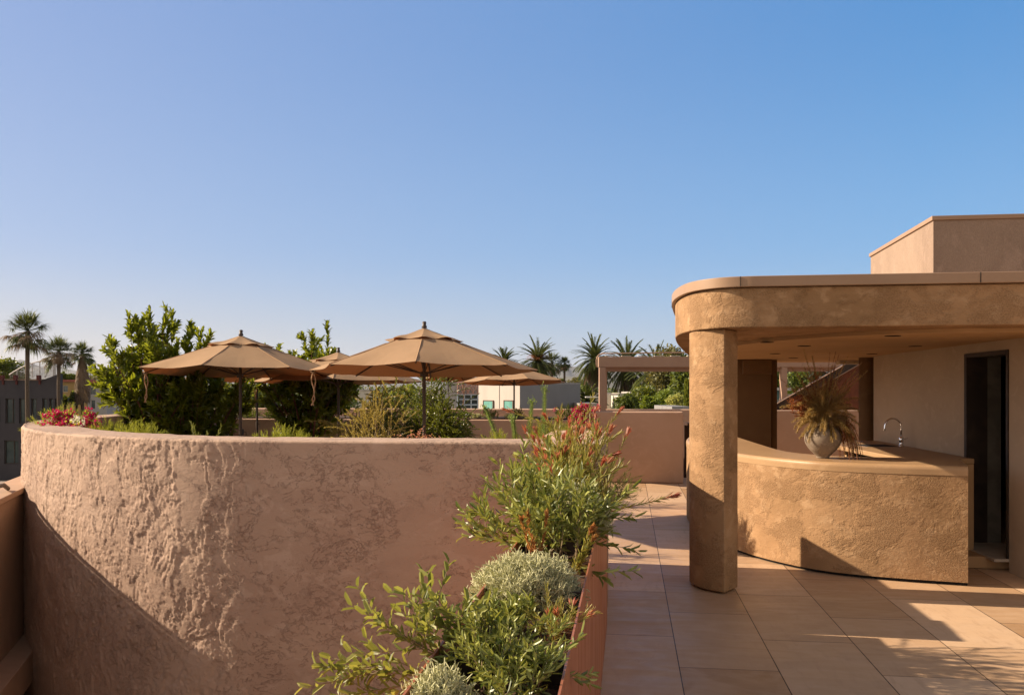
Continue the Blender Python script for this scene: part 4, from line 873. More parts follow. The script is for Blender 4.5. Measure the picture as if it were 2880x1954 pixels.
def coral(rng, st, lf, tp):
    for i in range(26):
        d = rdir(rng, 0.5, 1.4); pts = [V(rng.uniform(-.1, .1), rng.uniform(-.05, .05), 0)]; L = rng.uniform(0.12, 0.26)
        pts += [pts[0] + d * L * 0.5, pts[0] + d * L + V(rng.uniform(-.04, .04), 0, 0)]; st.tube(pts, 0.0015, 3, cap=False)
        for q in range(14): tp.leaf(pts[-1] + V(rng.gauss(0, .015), rng.gauss(0, .01), rng.gauss(-.02, .02)), rdir(rng, -0.5, 1.5), rdir(rng, -1, 1), 0.02, 0.008)
plant('coral_flowers', 'wiry coral pink flower stems peeping over the wall by the middle umbrella pole', 'flowers', (P(1185, 0, 7.75).x, 7.75, 1.14), PINKTWIG, L_GRASS, coral, seed=46, tipm=L_CORAL, tipname='flowers')
def echium(L, lean):
    def f(rng, st, lf, tp):
        d = V(lean, 0, 1).normalized(); pts = [V(0, 0, 0), d * L * 0.5 + V(0.01, 0, 0), d * L]; st.tube(pts, 0.006, 5)
        for i in range(330):
            q = (i / 330) ** 0.9; b = V(0, 0, 0).lerp(d * L, 0.15 + 0.85 * q); a = i * 2.4; rad = V(math.cos(a), math.sin(a), 0.25 + q); lf.leaf(b, rad, d, rng.uniform(0.045, 0.065) * (1 - 0.35 * q), 0.012, 0.3)
        for i in range(40): tp.leaf(d * L + V(rng.gauss(0, .02), rng.gauss(0, .02), rng.gauss(0, .02)), rdir(rng, 0.3, 1.5), d, 0.03, 0.01)
    return f
for i, (x, D_, L_, ln, lb) in enumerate(((1528, 8.1, 0.72, 0.02, 'tallest bottle brush stem, in front of the grey building corner'), (1482, 8.2, 0.60, 0.08, 'bottle brush stem left of the tallest one'), (1428, 8.3, 0.58, -0.4, 'left leaning bottle brush stem behind the wall'), (1462, 7.9, 0.46, -0.15, 'shortest bottle brush stem low beside the red tipped shrub'))):
    plant('spike_plant', lb, 'plant', (P(x, 0, D_).x, D_, 1.0), TWIG, L_ECH, echium(L_, ln), 'bottle brush stems behind the wall', seed=50 + i, tipm=L_ECH, tipname='spike_tip')
def mound(r, h, LFs=(0.03, 0.012, 0.7), nb=40):
    def f(rng, st, lf, tp):
        for i in range(nb): d = rdir(rng, 0.1, 1.5); d.z *= h / r; twig(st, lf, rng, V(0, 0, 0) + V(rng.gauss(0, r * .3), rng.gauss(0, r * .3), 0), d, r * rng.uniform(0.5, 1), 0.003, LFs, 26, 0.4, 0.2, 1)
    return f
MG = 'small shrubs in the far planter'
for i, (x, D_, r_, h_, mt, lb) in enumerate(((1310, 18.2, 0.17, 0.18, L_BRIGHT, 'bright green mound below the lattice building'), (1343, 18.0, 0.12, 0.12, L_SILV, 'small silvery mound between two green shrubs in the far planter'), (1376, 18.1, 0.20, 0.30, L_OLIVE, 'olive green shrub below the left green window'), (1452, 18.2, 0.24, 0.30, L_BRIGHT, 'bright shrub behind the right umbrella pole'), (1432, 17.8, 0.11, 0.10, L_SILV, 'tiny silvery mound by the right umbrella pole'), (700, 18.0, 0.28, 0.34, L_BRIGHT, 'green shrub right of the left umbrella pole'), (765, 18.0, 0.24, 0.30, L_MID, 'mid green shrub below the middle canopy in the far planter'), (645, 18.3, 0.22, 0.16, L_SILV, 'silvery low shrub left of the left umbrella pole'), (610, 18.3, 0.3, 0.2, L_MID, 'low dark shrub behind the tall glossy shrub'), (1290, 18.4, 0.14, 0.12, L_MID, 'dark low mound at the foot of the lattice building'), (1600, 17.9, 0.3, 0.35, L_BRIGHT, 'green shrub behind the red tipped shrub, near the wall end'))):
    plant('low_shrub', lb, 'shrub', (P(x, 0, D_).x, D_, 1.15), TWIG, mt, mound(r_, h_, nb=34), MG, seed=60 + i)
plant('olive_shoots', 'few grey green upright shoots behind the wall left of the left umbrella pole', 'plant', (P(570, 0, 8.7).x, 8.7, 1.05), TWIG, L_OLIVE, lambda r, s, l, t: [twig(s, l, r, V(r.uniform(-.08, .08), 0, 0), rdir(r, 1.1, 1.5), r.uniform(0.18, 0.36), 0.002, (0.05, 0.012, 0.5), 22, 0.1, 0.1, 0) for i in range(6)], seed=80)

# ------------------------------------------------------------ palms
def fan_palm(name, label, x, D_, ytop, crown, skirt=0.0, seed=1, deadfrac=0.3):
    rng = random.Random(seed); g = -8.0; X = P(x, 0, D_).x; zt = P(0, ytop, D_).z; hc = zt - crown * 0.55
    t = thing(name, label, 'palm tree', (X, D_, g), 0, 'palm trees'); hh = hc - g
    mb = MB(); mb.tube([V(0.1, 0, 0), V(0.05, 0, hh * 0.35), V(-0.05, 0, hh * 0.7), V(0, 0, hh)], [0.26, 0.2, 0.17, 0.2], 10); mb.build('trunk', BARK, t, smooth=True)
    lf, dd = MB(), MB()
    def fan(mb, a, el, pet, R_, droop):
        d = V(math.cos(a) * math.cos(el), math.sin(a) * math.cos(el), math.sin(el)); b = V(0, 0, hh + 0.1); hub = b + d * pet; hub.z -= droop * pet * 0.25
        mb.tube([b, hub], 0.022, 3, cap=False); side = d.cross(V(0, 0, 1)).normalized(); upv = side.cross(d)
        for k_ in range(19):
            an = R(-100 + 200 * k_ / 18); sd_ = d * math.cos(an) + side * math.sin(an) + upv * rng.gauss(0, 0.12); mb.blade(hub, sd_, R_ * rng.uniform(0.8, 1.1) * (0.75 + 0.25 * math.cos(an)), 0.085, droop * rng.uniform(0.8, 1.6), 4)
    for i in range(74):
        el = rng.uniform(-0.9, 1.45); a = rng.uniform(0, 6.283); dead = el < 0.25 and rng.random() < deadfrac + 0.2
        fan(dd if dead else lf, a, el, crown * rng.uniform(0.22, 0.40), crown * 0.33, 0.9 if el > 0.3 else 1.7)
    sk_ = MB(); L = skirt if skirt else crown * 0.28
    for i in range(1700 if skirt else 260):
        f = rng.random(); a = rng.uniform(0, 6.283); w = (0.75 * math.sin(math.pi * min(1, 0.25 + 0.75 * (1 - f)) ** 0.8) + 0.2) * (crown * 0.27 if skirt else 0.36)
        p = V(math.cos(a) * w, math.sin(a) * w, hh - f * L); sk_.blade(p, V(math.cos(a) * 0.35, math.sin(a) * 0.35, -1), rng.uniform(0.3, 0.8), 0.11, 0.3, 3)
    lf.build('fronds', L_PALM, t); dd.build('dead_fronds', L_DEAD, t); sk_.build('skirt', L_DEAD, t); return t
fan_palm('fan_palm', 'tallest fan palm at far left with a ragged crown', 78, 78, 866, 3.9, 0, 1, 0.45)
fan_palm('fan_palm', 'middle fan palm of the three at left, beside the end of the dark building', 166, 93, 938, 3.6, 0, 2, 0.35)
fan_palm('fan_palm', 'fan palm with a thick grey skirt of dead fronds, in front of the yellow building', 232, 104, 956, 3.0, 5.6, 3, 0.1)
fan_palm('fan_palm', 'thin fan palm standing alone against the blue hills', 1588, 150, 1001, 2.4, 0, 4, 0.1)
fan_palm('fan_palm', 'fan palm just right of the left date palm crown', 1553, 150, 981, 4.2, 0, 5, 0.1)
def date_palm(label, x, D_, ytop, crown, seed=1, skirt=1.0, orange=False, short=False):
    rng = random.Random(seed); g = -8.0; X = P(x, 0, D_).x; zt = P(0, ytop, D_).z; hh = zt - crown * 0.33 - g
    t = thing('date_palm', label, 'palm tree', (X, D_, g), 0, 'palm trees')
    mb = MB(); mb.tube([V(0, 0, 0), V(0, 0, hh * 0.5), V(0, 0, hh)], [0.5, 0.42, 0.55], 12); mb.build('trunk', BARK, t, smooth=True)
    lf, dd = MB(), MB(); nF = 120
    for i in range(nF):
        q = i / nF; el = 1.45 - 2.6 * q * skirt + rng.gauss(0, .1); a = i * 2.4 + rng.gauss(0, .1); L = crown * 0.52 * rng.uniform(0.85, 1.1); dead = q > 0.82
        tgt = dd if dead else lf; d = V(math.cos(a) * math.cos(el), math.sin(a) * math.cos(el), math.sin(el)); p = V(0, 0, hh); pts = [p.copy()]; dr = 1.0 if el > 0 else 0.9
        for s_ in range(9): p = p + d * L / 9; d = (d + V(0, 0, -dr / 9 * 1.3)).normalized(); pts.append(p.copy())
        tgt.tube(pts, [0.05 * (1 - j / 11) for j in range(10)], 3, cap=False)
        side = V(-math.sin(a), math.cos(a), 0)
        for s_ in range(1, 10):
            for h_ in range(4):
                b = pts[s_ - 1].lerp(pts[s_], h_ / 4); dd_ = (pts[s_] - pts[s_ - 1]).normalized()
                for sg in (-1, 1): tgt.blade(b, dd_ * 0.8 + side * sg * rng.uniform(0.6, 1.0) + V(0, 0, 0.15), crown * 0.072 * (1.25 - abs(s_ - 4.5) / 9), 0.13, 0.5, 2)
    lf.build('fronds', L_PALM, t); dd.build('dead_fronds', L_DEAD, t)
    if orange:
        ob = MB()
        for i in range(220): 
            a = rng.uniform(0, 6.283); ob.blade(V(math.cos(a) * 0.5, math.sin(a) * 0.5, hh + rng.uniform(0.2, 1.0)), V(math.cos(a), math.sin(a), 0.6), rng.uniform(1, 2.0), 0.12, 1.6, 4)
        ob.build('fruit_stalks', simple('orange_fruit', (0.4, 0.14, 0.05), None), t)
    return t
date_palm('date palm with orange fruit stalks behind the right umbrella canopy', 1513, 130, 973, 7.6, 11, 1.0, True)
date_palm('date palm crown partly hidden behind the middle umbrella', 1418, 150, 990, 6.5, 12)
date_palm('full round date palm just left of the pergola post', 1672, 125, 966, 7.2, 13, 1.12)
date_palm('date palm rising above the pergola beam, seen through the frame', 1763, 128, 978, 8.6, 14, 1.05)
date_palm('dark drooping date palm in the middle of the pergola opening', 1846, 118, 992, 8.2, 15, 1.12)
date_palm('date palm crown seen between the rear columns behind the bar', 2300, 118, 985, 8.6, 16, 1.05)
date_palm('date palm beside the post seen behind the bar', 2190, 110, 978, 8.0, 17, 1.05)
date_palm('small low palm in front of the white roofs left of the pergola post', 1652, 88, 1101, 4.2, 18, 0.6)

# ------------------------------------------------------------ trees
def tree(name, label, x, D_, ytop, width_px, seed, mat, group='background trees', ell=1.0, n=1500, leafs=0.42, base_y=None, cat='tree', gaps=1.0):
    rng = random.Random(seed); g = -8.0; c = P(x, ytop, D_); w = width_px / F * D_ / 2; hh = c.z - g
    crown_h = min(hh * 0.92, w * 1.5 * ell); t = thing(name, label, cat, (c.x, D_, g), 0, group)
    st = MB(); zc = hh - crown_h / 2; st.tube([V(0, 0, 0), V(0.1, 0, zc * 0.6), V(0, 0, zc)], [w * 0.09 + 0.1, w * 0.07 + 0.06, w * 0.04 + 0.04], 7)
    lf = MB(); nb = max(9, int(n / 60))
    for i in range(nb):
        dv = rdir(rng, -1.3, 1.5); r_ = rng.uniform(0.35, 0.8); cc = V(dv.x * w * r_, dv.y * w * r_, zc + dv.z * crown_h / 2 * r_ + 0.0); cr = w * rng.uniform(0.26, 0.42)
        if i < 9: st.tube([V(0, 0, zc * 0.75), V(0, 0, zc).lerp(cc, 0.5), cc], [w * 0.035 + 0.03, w * 0.02 + 0.02, 0.02], 4, cap=False)
        for k_ in range(int(n / nb)):
            q = V(rng.gauss(0, 1), rng.gauss(0, 1), rng.gauss(0, 1)).normalized() * (rng.random() ** 0.4) * cr; q.z *= 0.85 * min(1.6, ell)
            lf.quad(cc + q, rdir(rng, -0.6, 1.2), rdir(rng, -1.5, 1.5), leafs * rng.uniform(0.6, 1.3), leafs * 0.75 * rng.uniform(0.6, 1.2))
    st.build('trunk', BARK, t); lf.build('crown', mat, t); return t
T = [('round_tree', 'dark rounded tree above the flat roof at far left edge', 15, 120, 1003, 120, L_DARK, 1.0, 3200, .40),
     ('low_tree', 'small sunlit tree behind the dark building near the middle palm', 185, 150, 1050, 60, L_MID, 1.0, 1200, .5),
     ('street_tree', 'dark tree between the palms in front of the yellow building', 215, 110, 1098, 44, L_DARK, 1.3, 1500, .35),
     ('street_tree', 'small dark tree at the left end of the yellow building', 183, 112, 1112, 30, L_DARK, 1.2, 900, .35),
     ('far_tree', 'golden green tree on the horizon beside the tall glossy shrub', 290, 190, 1052, 70, L_TGOLD, 0.9, 1500, .6),
     ('hedge_tree', 'dark dense tree behind the left umbrella pole', 640, 95, 1072, 170, L_DARK, 0.9, 4200, .42),
     ('hedge_tree', 'dark dense tree between the left and middle umbrellas', 745, 92, 1076, 170, L_DARK, 0.9, 4200, .42),
     ('hedge_tree', 'dark tree behind the tall shrub, left of the left umbrella pole', 540, 100, 1078, 170, L_DARK, 0.9, 3000, .45),
     ('hedge_tree', 'dark tree mass behind the golden shrub', 930, 95, 1080, 230, L_DARK, 0.8, 3500, .45),
     ('hedge_tree', 'dark tree mass behind the middle umbrella pole', 1130, 100, 1084, 220, L_DARK, 0.8, 3000, .5),
     ('far_tree', 'small dark tree directly left of the lone thin palm', 1578, 200, 1066, 34, L_MID, 0.9, 700, .5),
     ('far_tree', 'greyish bare-topped tree right of the lone thin palm', 1618, 230, 1062, 60, L_TGOLD, 0.8, 1000, .5),
     ('far_tree', 'olive tree behind the full date palm', 1650, 160, 1072, 90, L_MID, 1.1, 1600, .5),
     ('far_tree', 'low bright trees behind the white roof left of the pergola post', 1650, 140, 1096, 90, L_BRIGHT, 0.6, 1200, .5),
     ('eucalyptus', 'tall loose olive tree above the pergola beam', 1885, 105, 976, 150, L_TGOLD, 1.3, 5200, .42),
     ('eucalyptus', 'darker loose tree behind the front pillar, right of the tall loose tree', 1945, 95, 1000, 130, L_MID, 1.5, 4200, .42),
     ('broad_tree', 'round bright citrus green tree at the left of the pergola opening', 1762, 70, 1109, 78, L_MID, 1.0, 3400, .22),
     ('broad_tree', 'large dark green tree in the centre of the pergola opening', 1815, 82, 1086, 120, L_DARK, 1.1, 3600, .26),
     ('broad_tree', 'bright leafy tree right of centre in the pergola opening', 1872, 74, 1094, 104, L_BRIGHT, 1.0, 4400, .22),
     ('broad_tree', 'small yellow green bush in front of the dark tree in the pergola opening', 1828, 66, 1112, 62, L_BRIGHT, 1.0, 1600, .2),
     ('pale_bush', 'pale yellow green rounded bush beside the dark cypress', 1906, 64, 1108, 70, L_PALE, 0.9, 2600, .18),
     ('far_tree', 'brownish tree behind the palm trunks in the pergola opening', 1800, 150, 1075, 160, L_TGOLD, 0.8, 2200, .5),
     ('far_tree', 'dark tree behind the drooping date palm', 1900, 130, 1050, 140, L_DARK, 1.0, 2400, .5),
     ('far_tree', 'olive tree seen between the post and stair behind the bar', 2245, 100, 1040, 150, L_MID, 1.2, 2600, .4),
     ('far_tree', 'distant low tree behind the grey building', 1500, 220, 1075, 130, L_MID, 0.7, 1200, .6)]
for i, (nm, lb, x, D_, yt, w_, mt, el, n, ls) in enumerate(T): tree(nm, lb, x, D_, yt, w_, 100 + i, mt, ell=el, n=n, leafs=ls)
def cypress(x, D_, ytop, wpx):
    rng = random.Random(7); g = -8.0; c = P(x, ytop, D_); hh = c.z - g; w = wpx / F * D_ / 2; t = thing('cypress', 'narrow dark cypress beside the front pillar', 'tree', (c.x, D_, g), 0, 'background trees')
    st, lf = MB(), MB(); st.tube([V(0, 0, 0), V(0, 0, hh * 0.9)], [0.2, 0.04], 6)
    for i in range(4200):
        f = rng.random(); a = rng.uniform(0, 6.283); r_ = w * (math.sin(math.pi * (0.08 + 0.92 * (1 - f)) ** 0.7) ** 0.6) * rng.uniform(0.75, 1.05); lf.quad(V(math.cos(a) * r_, math.sin(a) * r_, 1 + f * (hh - 1)), V(math.cos(a) * .3, math.sin(a) * .3, 1), rdir(rng, -1, 1), 0.3, 0.14)
    st.build('trunk', BARK, t); lf.build('crown', L_DARK, t)
cypress(1936, 60, 1072, 22)
# araucaria
rng = random.Random(3); c = P(254, 1040, 170); t = thing('norfolk_pine', 'small layered pine silhouette right of the skirted palm', 'tree', (c.x, 170, -8)); hh = c.z + 8
st, lf = MB(), MB(); st.tube([V(0, 0, 0), V(0, 0, hh)], [0.3, 0.05], 6)
for k_ in range(9):
    z = hh - 0.4 - k_ * 0.95; r_ = 0.5 + k_ * 0.36
    for j in range(9):
        a = j * 0.7 + k_; 
        for q in range(16): f = q / 16; lf.quad(V(math.cos(a) * r_ * f, math.sin(a) * r_ * f, z + 0.25 * f * r_ * 0.5), V(math.cos(a) + rng.gauss(0, .4), math.sin(a) + rng.gauss(0, .4), 0.3), rdir(rng, 0, 1), 0.4, 0.16)
st.build('trunk', BARK, t); lf.build('crown', L_DARK, t)
# far belt of trees, not countable
mb = MB(); rng = random.Random(77)
for i in range(520):
    D_ = rng.uniform(260, 900); x = rng.uniform(-200, 3000); X = P(x, 0, D_).x; r_ = rng.uniform(3, 7); hz = rng.uniform(5, 12) - 8
    for k_ in range(60):
        q = V(rng.gauss(0, 1), rng.gauss(0, 1), rng.gauss(0, 1)).normalized() * rng.random() ** 0.4; mb.quad(V(X + q.x * r_, D_ + q.y * r_, hz - r_ * 0.3 + q.z * r_ * 0.75), rdir(rng, -0.5, 1.2), rdir(rng, -1, 1), 1.5, 1.2)
tag(mb.build('tree_belt', L_MID), 'distant belt of trees on the horizon', 'trees', kind='stuff')

# ------------------------------------------------------------ buildings
GREYW = simple('charcoal_render', (0.062, 0.056, 0.062), (0.05, 0.046, 0.052), 0.6, rough=0.85)
b1 = thing('dark_building', 'charcoal two storey building with tall windows at the left edge', 'building', (0, 0, 0))
D_ = 96.0; xr = P(170, 0, D_).x; g = -8.0
def pz(y, D): return P(0, y, D).z
wins_u = [(-40, -18), (-6, 1), (15, 42), (53, 72), (87, 104), (118, 134), (138, 150), (154, 162)]; wins_l = [(-40, -15), (12, 52), (60, 90), (100, 125)]
mb = MB(); y0 = D_
def facade(mb, x0, x1, z0, z1, holes, D, th=0.5):
    xs = sorted(set([x0, x1] + [h[0] for h in holes] + [h[1] for h in holes])); zs = sorted(set([z0, z1] + [h[2] for h in holes] + [h[3] for h in holes]))
    for i in range(len(xs) - 1):
        j = 0
        while j < len(zs) - 1:
            cx = (xs[i] + xs[i + 1]) / 2; k_ = j
            def solid(m): cz = (zs[m] + zs[m + 1]) / 2; return not any(h[0] < cx < h[1] and h[2] < cz < h[3] for h in holes)
            if not solid(j): j += 1; continue
            while k_ < len(zs) - 1 and solid(k_): k_ += 1
            mb.box((cx, D + th / 2, (zs[j] + zs[k_]) / 2), (xs[i + 1] - xs[i], th, zs[k_] - zs[j])); j = k_
hol = [(P(a, 0, D_).x, P(b, 0, D_).x, pz(1190, D_), pz(1120, D_)) for a, b in wins_u] + [(P(a, 0, D_).x, P(b, 0, D_).x, pz(1304, D_), pz(1238, D_)) for a, b in wins_l]
facade(mb, P(-300, 0, D_).x, xr, g, pz(1068, D_), hol, D_)
xl = P(-300, 0, D_).x; mb.prism([(xl, D_ + 0.6), (xr - 0.4, D_ + 0.6), ((xr - 0.4) * (D_ + 15) / D_, D_ + 15), (xl, D_ + 15)], g, pz(1072, D_)); mb.build('wall', GREYW, b1)
# sloping parapet at the right end
zr0 = pz(1069, D_); mb = MB(); a = P(118, 1068, D_); b = P(168, 1050, D_)
mb.add([(a.x, D_ - 0.03, zr0 + 0.0), (xr, D_ - 0.03, zr0), (xr, D_ - 0.03, b.z), (a.x, D_ + 0.5, zr0), (xr, D_ + 0.5, zr0), (xr, D_ + 0.5, b.z)], [(0, 1, 2), (5, 4, 3), (0, 3, 4, 1), (1, 4, 5, 2), (2, 5, 3, 0)]); mb.build('sloped_parapet', GREYW, b1)
mb = MB(); mb.box(((P(-300, 0, D_).x + a.x) / 2, D_ + 0.2, zr0 + 0.05), (a.x - P(-300, 0, D_).x, 0.7, 0.16)); mb.build('roof_edge', simple('roof_edge_metal', (0.28, 0.2, 0.15), None), b1)
for (x0, x1, z0, z1) in hol:
    m2 = MB(); m2.box(((x0 + x1) / 2, D_ + 0.3, (z0 + z1) / 2), (x1 - x0 - 0.1, 0.04, z1 - z0 - 0.1)); w_ = m2.build('window', GLASS, b1)
    m2 = MB(); 
    for xx in (x0 + 0.05, (x0 + x1) / 2 + 0.2, x1 - 0.05): m2.box((xx, D_ + 0.24, (z0 + z1) / 2), (0.09, 0.06, z1 - z0))
    for zz in (z0 + 0.05, z1 - 0.05): m2.box(((x0 + x1) / 2, D_ + 0.235, zz), (x1 - x0, 0.06, 0.08))
    m2.build('window_frame', STEEL, w_)
RD_ = simple('dark_red_bracket', (0.12, 0.03, 0.025), None)
for x in (10, 48, 113): m2 = MB(); p = P(x, 1062, D_); m2.box((p.x, D_ - 0.25, p.z), (0.3, 0.5, 0.55)); m2.box((p.x, D_ - 0.1, p.z - 0.5), (0.2, 0.15, 0.5)); m2.build('bracket', RD_, b1)
# curved mesh railing
mr = thing('arched_railing', 'pale curved mesh railing standing on the roof of the dark building', 'railing', (0, 0, 0)); PALE = simple('galvanised', (0.5, 0.45, 0.42), None, rough=0.5)
Dr = 96.6
arcp = [P(26, 1054, Dr), P(48, 1040, Dr), P(80, 1025, Dr), P(112, 1016, Dr), P(138, 1013.5, Dr), P(160, 1014, Dr)]; arcS = spline(arcp, 0.3); mb = MB(); mb.tube(arcS, 0.07, 5)
arc2 = spline([P(127, 1061, Dr + 3), P(134, 1044, Dr + 3), P(145, 1026, Dr + 3), P(156, 1016, Dr + 3)], 0.3); mb.tube(arc2, 0.07, 5); mb.build('top_rail', PALE, mr)
for x in (48, 92, 112, 151, 155): 
    m2 = MB(); zt = min(arcS, key=lambda p: abs(p.x - P(x, 0, Dr).x)).z; m2.tube([V(P(x, 0, Dr).x, Dr, pz(1062, Dr)), V(P(x, 0, Dr).x, Dr, zt)], 0.06, 5); m2.build('post', PALE, mr)
m2 = MB(); x = 30.0
while x < 158:
    X = P(x, 0, Dr).x; zt = min(arcS, key=lambda p: abs(p.x - X)).z; m2.tube([V(X, Dr, pz(1062, Dr)), V(X, Dr, zt)], 0.014, 3); x += 4.5
z = pz(1062, Dr)
while z < pz(1014, Dr):
    xs = [p.x for p in arcS if p.z >= z]
    if xs: m2.tube([V(min(xs), Dr, z), V(P(158, 0, Dr).x, Dr, z)], 0.014, 3)
    z += 0.19
m2.build('wire_mesh', PALE, mr)
def simple_building(name, label, x0, x1, ytop, D, depth, mat, wins=(), roofm=None, roofh=0.25, over=0.3, winm=None, g=-8.0, ybot=None):
    t = thing(name, label, 'building', (0, 0, 0)); X0 = P(x0, 0, D).x; X1 = P(x1, 0, D).x; zt = pz(ytop, D)
    mb = MB(); hol = [(P(a, 0, D).x, P(b, 0, D).x, pz(d, D), pz(c, D)) for a, b, c, d in wins]; facade(mb, X0, X1, g, zt, hol, D, 0.3)
    mb.box(((X0 + X1) / 2, D + 0.3 + depth / 2, (g + zt) / 2), (X1 - X0 - 0.02, depth - 0.02, zt - g - 0.02)); mb.build('wall', mat, t)
    if roofm: mb = MB(); mb.box(((X0 + X1) / 2, D + depth / 2, zt + roofh / 2 + 0.005), (X1 - X0 + 2 * over, depth + 2 * over, roofh)); mb.build('roof', roofm, t)
    for (a, b, c, d) in hol:
        m2 = MB(); m2.box(((a + b) / 2, D + 0.2, (c + d) / 2), (b - a - 0.01, 0.04, d - c - 0.01)); w = m2.build('window', winm or GLASS, t)
        m2 = MB(); m2.box(((a + b) / 2, D + 0.12, c + 0.03), (b - a, 0.08, 0.06)); m2.box((a + 0.03, D + 0.12, (c + d) / 2), (0.06, 0.08, d - c - 0.13)); m2.box((b - 0.03, D + 0.12, (c + d) / 2), (0.06, 0.08, d - c - 0.13)); m2.box(((a + b) / 2, D + 0.12, d - 0.03), (b - a, 0.08, 0.06)); m2.build('window_frame', PALE, w)
    return t
YEL = simple('ochre_render', (0.32, 0.22, 0.09), (0.28, 0.19, 0.08), 0.5, rough=0.9); REDR = simple('red_roof_edge', (0.3, 0.09, 0.06), None)
GREYB = simple('grey_render', (0.36, 0.34, 0.33), (0.32, 0.30, 0.29), 0.3, rough=0.9); WHT = simple('white_render', (0.62, 0.56, 0.48), (0.55, 0.5, 0.43), 0.3, rough=0.85)
simple_building('ochre_building', 'ochre building with red roof edge behind the skirted palm', 172, 246, 1074, 135, 12, YEL, [(176, 191, 1084, 1102), (205, 218, 1120, 1140)], REDR, 0.35, 0.5)
simple_building('grey_building', 'low grey house with red roof edge beside the tall glossy shrub', 247, 300, 1080, 128, 10, GREYB, [(253, 270, 1088, 1110), (255, 268, 1124, 1150)], REDR, 0.35, 0.6)
simple_building('far_block', 'small dull purple block above the red roof edge', 180, 204, 1060, 190, 10, simple('mauve', (0.2, 0.15, 0.15), None), [], None)
# grey box building behind right umbrella, corner towards the camera
gb = thing('studio_building', 'grey boxy stucco building with two green windows behind the right umbrella', 'building', (0, 0, 0))
STUC = simple('grey_stucco', (0.42, 0.37, 0.34), (0.38, 0.335, 0.31), 0.5, rough=0.9, bump=0.2, bsc=5)
K = P(1462, 0, 62.0); L1 = P(1346, 0, 67.5); R1 = P(1631, 0, 66.5); zt = pz(1079, 62); q4 = L1 + (R1 - K)
mb = MB(); mb.prism([(K.x, K.y), (R1.x, R1.y), (q4.x, q4.y), (L1.x, L1.y)], -8, zt); mb.build('wall', STUC, gb)
mb = MB(); mb.prism([(K.x + 0.02, K.y - 0.03), (R1.x + 0.02, R1.y - 0.03), (R1.x + 0.02, R1.y), (K.x + 0.02, K.y)], -8, zt - 0.002); mb.build('shaded_side_wall', simple('shaded_grey_stucco', (0.19, 0.19, 0.20), (0.17, 0.17, 0.18), 0.5, rough=0.9), gb)  # face turned from the sun: its shade is put into a darker grey
mb = MB(); mb.prism([(K.x, K.y - 0.06), (R1.x + 0.05, R1.y), (q4.x, q4.y), (L1.x - 0.05, L1.y)], zt + 0.002, zt + 0.12); mb.build('roof_edge', simple('grey_edge', (0.3, 0.28, 0.27), None), gb)
e = (L1 - K); e.z = 0; e.normalize(); nn = V(e.y, -e.x, 0)
if nn.y > 0: nn = -nn
for (xa, xb) in ((1362, 1389), (1420, 1445)):
    def onwall(x):  # intersection of view ray with the left face
        s_ = (x - CX) / F; tt = (s_ * K.y - K.x) / (e.x - s_ * e.y); return K + e * tt
    a = onwall(xa); b = onwall(xb); z1 = pz(1127, a.y); z0 = z1 - 1.0
    m2 = MB(); c = (a + b) / 2; m2.box((c.x + nn.x * 0.03, c.y + nn.y * 0.03, (z0 + z1) / 2), ((b - a).length, 0.08, z1 - z0), math.atan2(e.y, e.x)); w_ = m2.build('window', GREENGLASS, gb)
    m2 = MB()
    for s_ in (a, b): m2.box((s_.x + nn.x * 0.06, s_.y + nn.y * 0.06, (z0 + z1) / 2), (0.07, 0.1, z1 - z0 + 0.1), math.atan2(e.y, e.x))
    m2.box((c.x + nn.x * 0.06, c.y + nn.y * 0.06, z1 + 0.03), ((b - a).length, 0.1, 0.06), math.atan2(e.y, e.x)); m2.build('window_frame', simple('dark_frame', (0.15, 0.1, 0.08), None), w_)
m2 = MB(); c = onwall(1405); m2.box((c.x + nn.x * 0.01, c.y, (zt - 8) / 2), (0.05, 0.06, zt + 7.9), math.atan2(e.y, e.x)); m2.build('control_joint', simple('joint', (0.3, 0.26, 0.24), None), gb)
# lattice building
lb_ = simple_building('lattice_building', 'building with pink steel lattice over a blue gridded window wall', 1255, 1345, 1071, 70, 9, GREYB, [(1287, 1344, 1108, 1190)], None)
mb = MB(); Dl = 69.8; PINKS = simple('pink_steel', (0.42, 0.24, 0.19), None)
for i in range(5):
    x = 1287 + i * 14.5; mb.tube([P(x, 1075, Dl), P(x, 1107, Dl)], 0.05, 4)
    if i < 4:
        mb.tube([P(x, 1077, Dl), P(x + 14.5, 1105, Dl)], 0.035, 4); mb.tube([P(x + 14.5, 1077, Dl), P(x, 1105, Dl)], 0.035, 4)
mb.tube([P(1286, 1076, Dl), P(1345, 1076, Dl)], 0.05, 4); mb.tube([P(1286, 1107, Dl), P(1345, 1107, Dl)], 0.05, 4); mb.build('lattice', PINKS, lb_)
mb = MB(); BLUE = simple('blue_frame', (0.35, 0.42, 0.5), None)
for i in range(4): mb.tube([P(1287 + i * 19, 1109, Dl), P(1287 + i * 19, 1150, Dl)], 0.06, 4)
for y in (1109, 1123, 1138): mb.tube([P(1286, y, Dl), P(1345, y, Dl)], 0.06, 4)
mb.build('window_grid', BLUE, lb_)
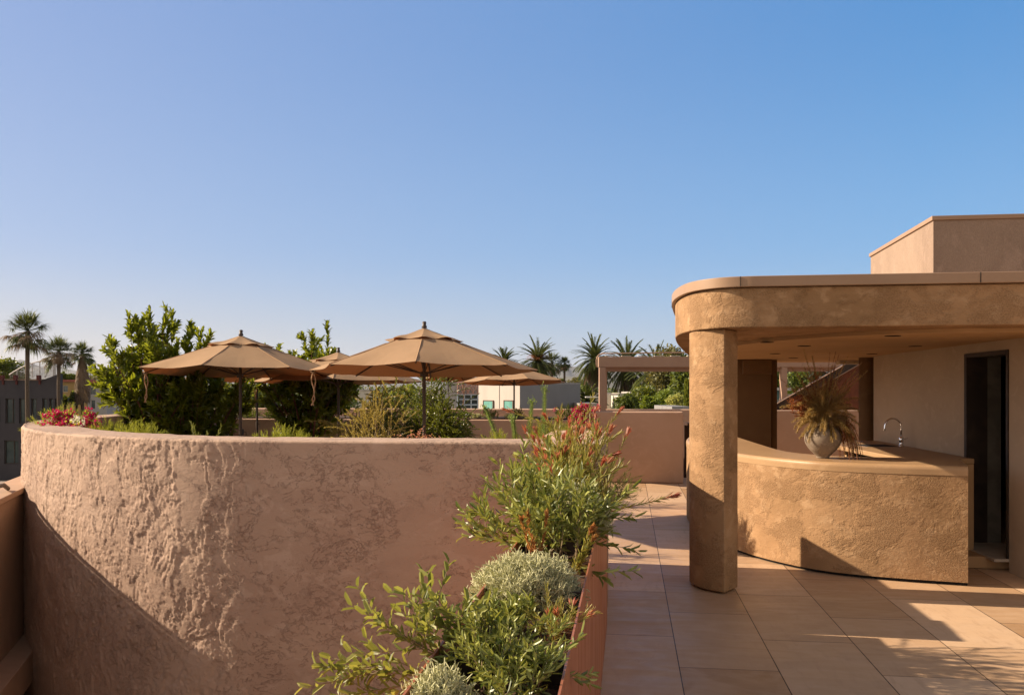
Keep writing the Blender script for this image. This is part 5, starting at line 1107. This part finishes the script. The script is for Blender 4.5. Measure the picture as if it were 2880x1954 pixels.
for i, (x0, x1, yt, D_, dp, mt, wn, rf, lbl) in enumerate((
    (1618, 1712, 1108, 100, 10, WHT, [(1640, 1655, 1117, 1124)], True, 'low white house with flat roof left of the pergola post'),
    (1706, 1742, 1106, 90, 8, WHT, [], False, 'white stepped house just right of the pergola post'),
    (1738, 1756, 1112, 84, 8, WHT, [], False, 'small white cube house in front of the stepped house'),
    (1742, 1790, 1105, 105, 8, WHT, [(1760, 1768, 1112, 1120)], False, 'white house behind the citrus green tree'),
    (1776, 1815, 1106, 110, 8, WHT, [], True, 'white house right of the palm trunk in the pergola opening'),
    (1630, 1686, 1134, 60, 8, simple('grey_shed', (0.3, 0.26, 0.23), None), [], False, 'grey shed with flat roof near the magenta flowers'),
    (1890, 1950, 1143, 50, 6, simple('grey_box', (0.25, 0.24, 0.24), None), [], False, 'pale grey flat roof below the pale bush'),
    (2180, 2212, 1098, 60, 5, simple('teal_wall', (0.08, 0.14, 0.13), None), [], True, 'small dark green block seen behind the bar'),
    (300, 520, 1108, 150, 15, GREYB, [(330, 350, 1115, 1130)], True, 'long low grey building behind the tall glossy shrub'),
    (1000, 1250, 1098, 160, 15, WHT, [(1050, 1080, 1104, 1112), (1180, 1200, 1104, 1112)], True, 'long pale building far behind the middle umbrella'))):
    simple_building('house' if i < 5 else 'low_building', lbl, x0, x1, yt, D_, dp, mt, wn, simple('flat_roof', (0.5, 0.46, 0.42), None) if rf else None, 0.2, 0.25)
# street lamp
p = P(1678, 1122, 55); sl_ = thing('street_lamp', 'pale street lamp with curved arm left of the pergola post', 'lamp', (p.x + 0.6, 55, -8))
zl = p.z + 8; mb = MB(); mb.tube([V(0, 0, 0), V(0, 0, zl - 0.5), V(-0.2, 0, zl), V(-0.6, 0, zl + 0.12)], [0.07, 0.05, 0.04, 0.035], 6); mb.build('pole', PALE, sl_, smooth=True)
mb = MB(); mb.box((-0.95, 0, zl + 0.12), (0.75, 0.22, 0.09)); mb.build('lamp_head', simple('lamp_white', (0.75, 0.72, 0.68), None), sl_, bevel=0.03)

# ------------------------------------------------------------ air
hm = bpy.data.materials.new('haze_air'); hm.use_nodes = True; t_ = hm.node_tree; t_.nodes.remove(t_.nodes['Principled BSDF'])
pvn = t_.nodes.new('ShaderNodeVolumePrincipled'); pvn.inputs['Color'].default_value = (0.78, 0.82, 0.95, 1); pvn.inputs['Density'].default_value = 2.4e-5; pvn.inputs['Anisotropy'].default_value = 0.2
t_.links.new(pvn.outputs[0], t_.nodes['Material Output'].inputs['Volume'])
mb = MB(); mb.box((0, 12000, 445), (50000, 30000, 908)); tag(mb.build('haze', hm), 'thin blue haze over the town and hills', 'haze', kind='stuff')
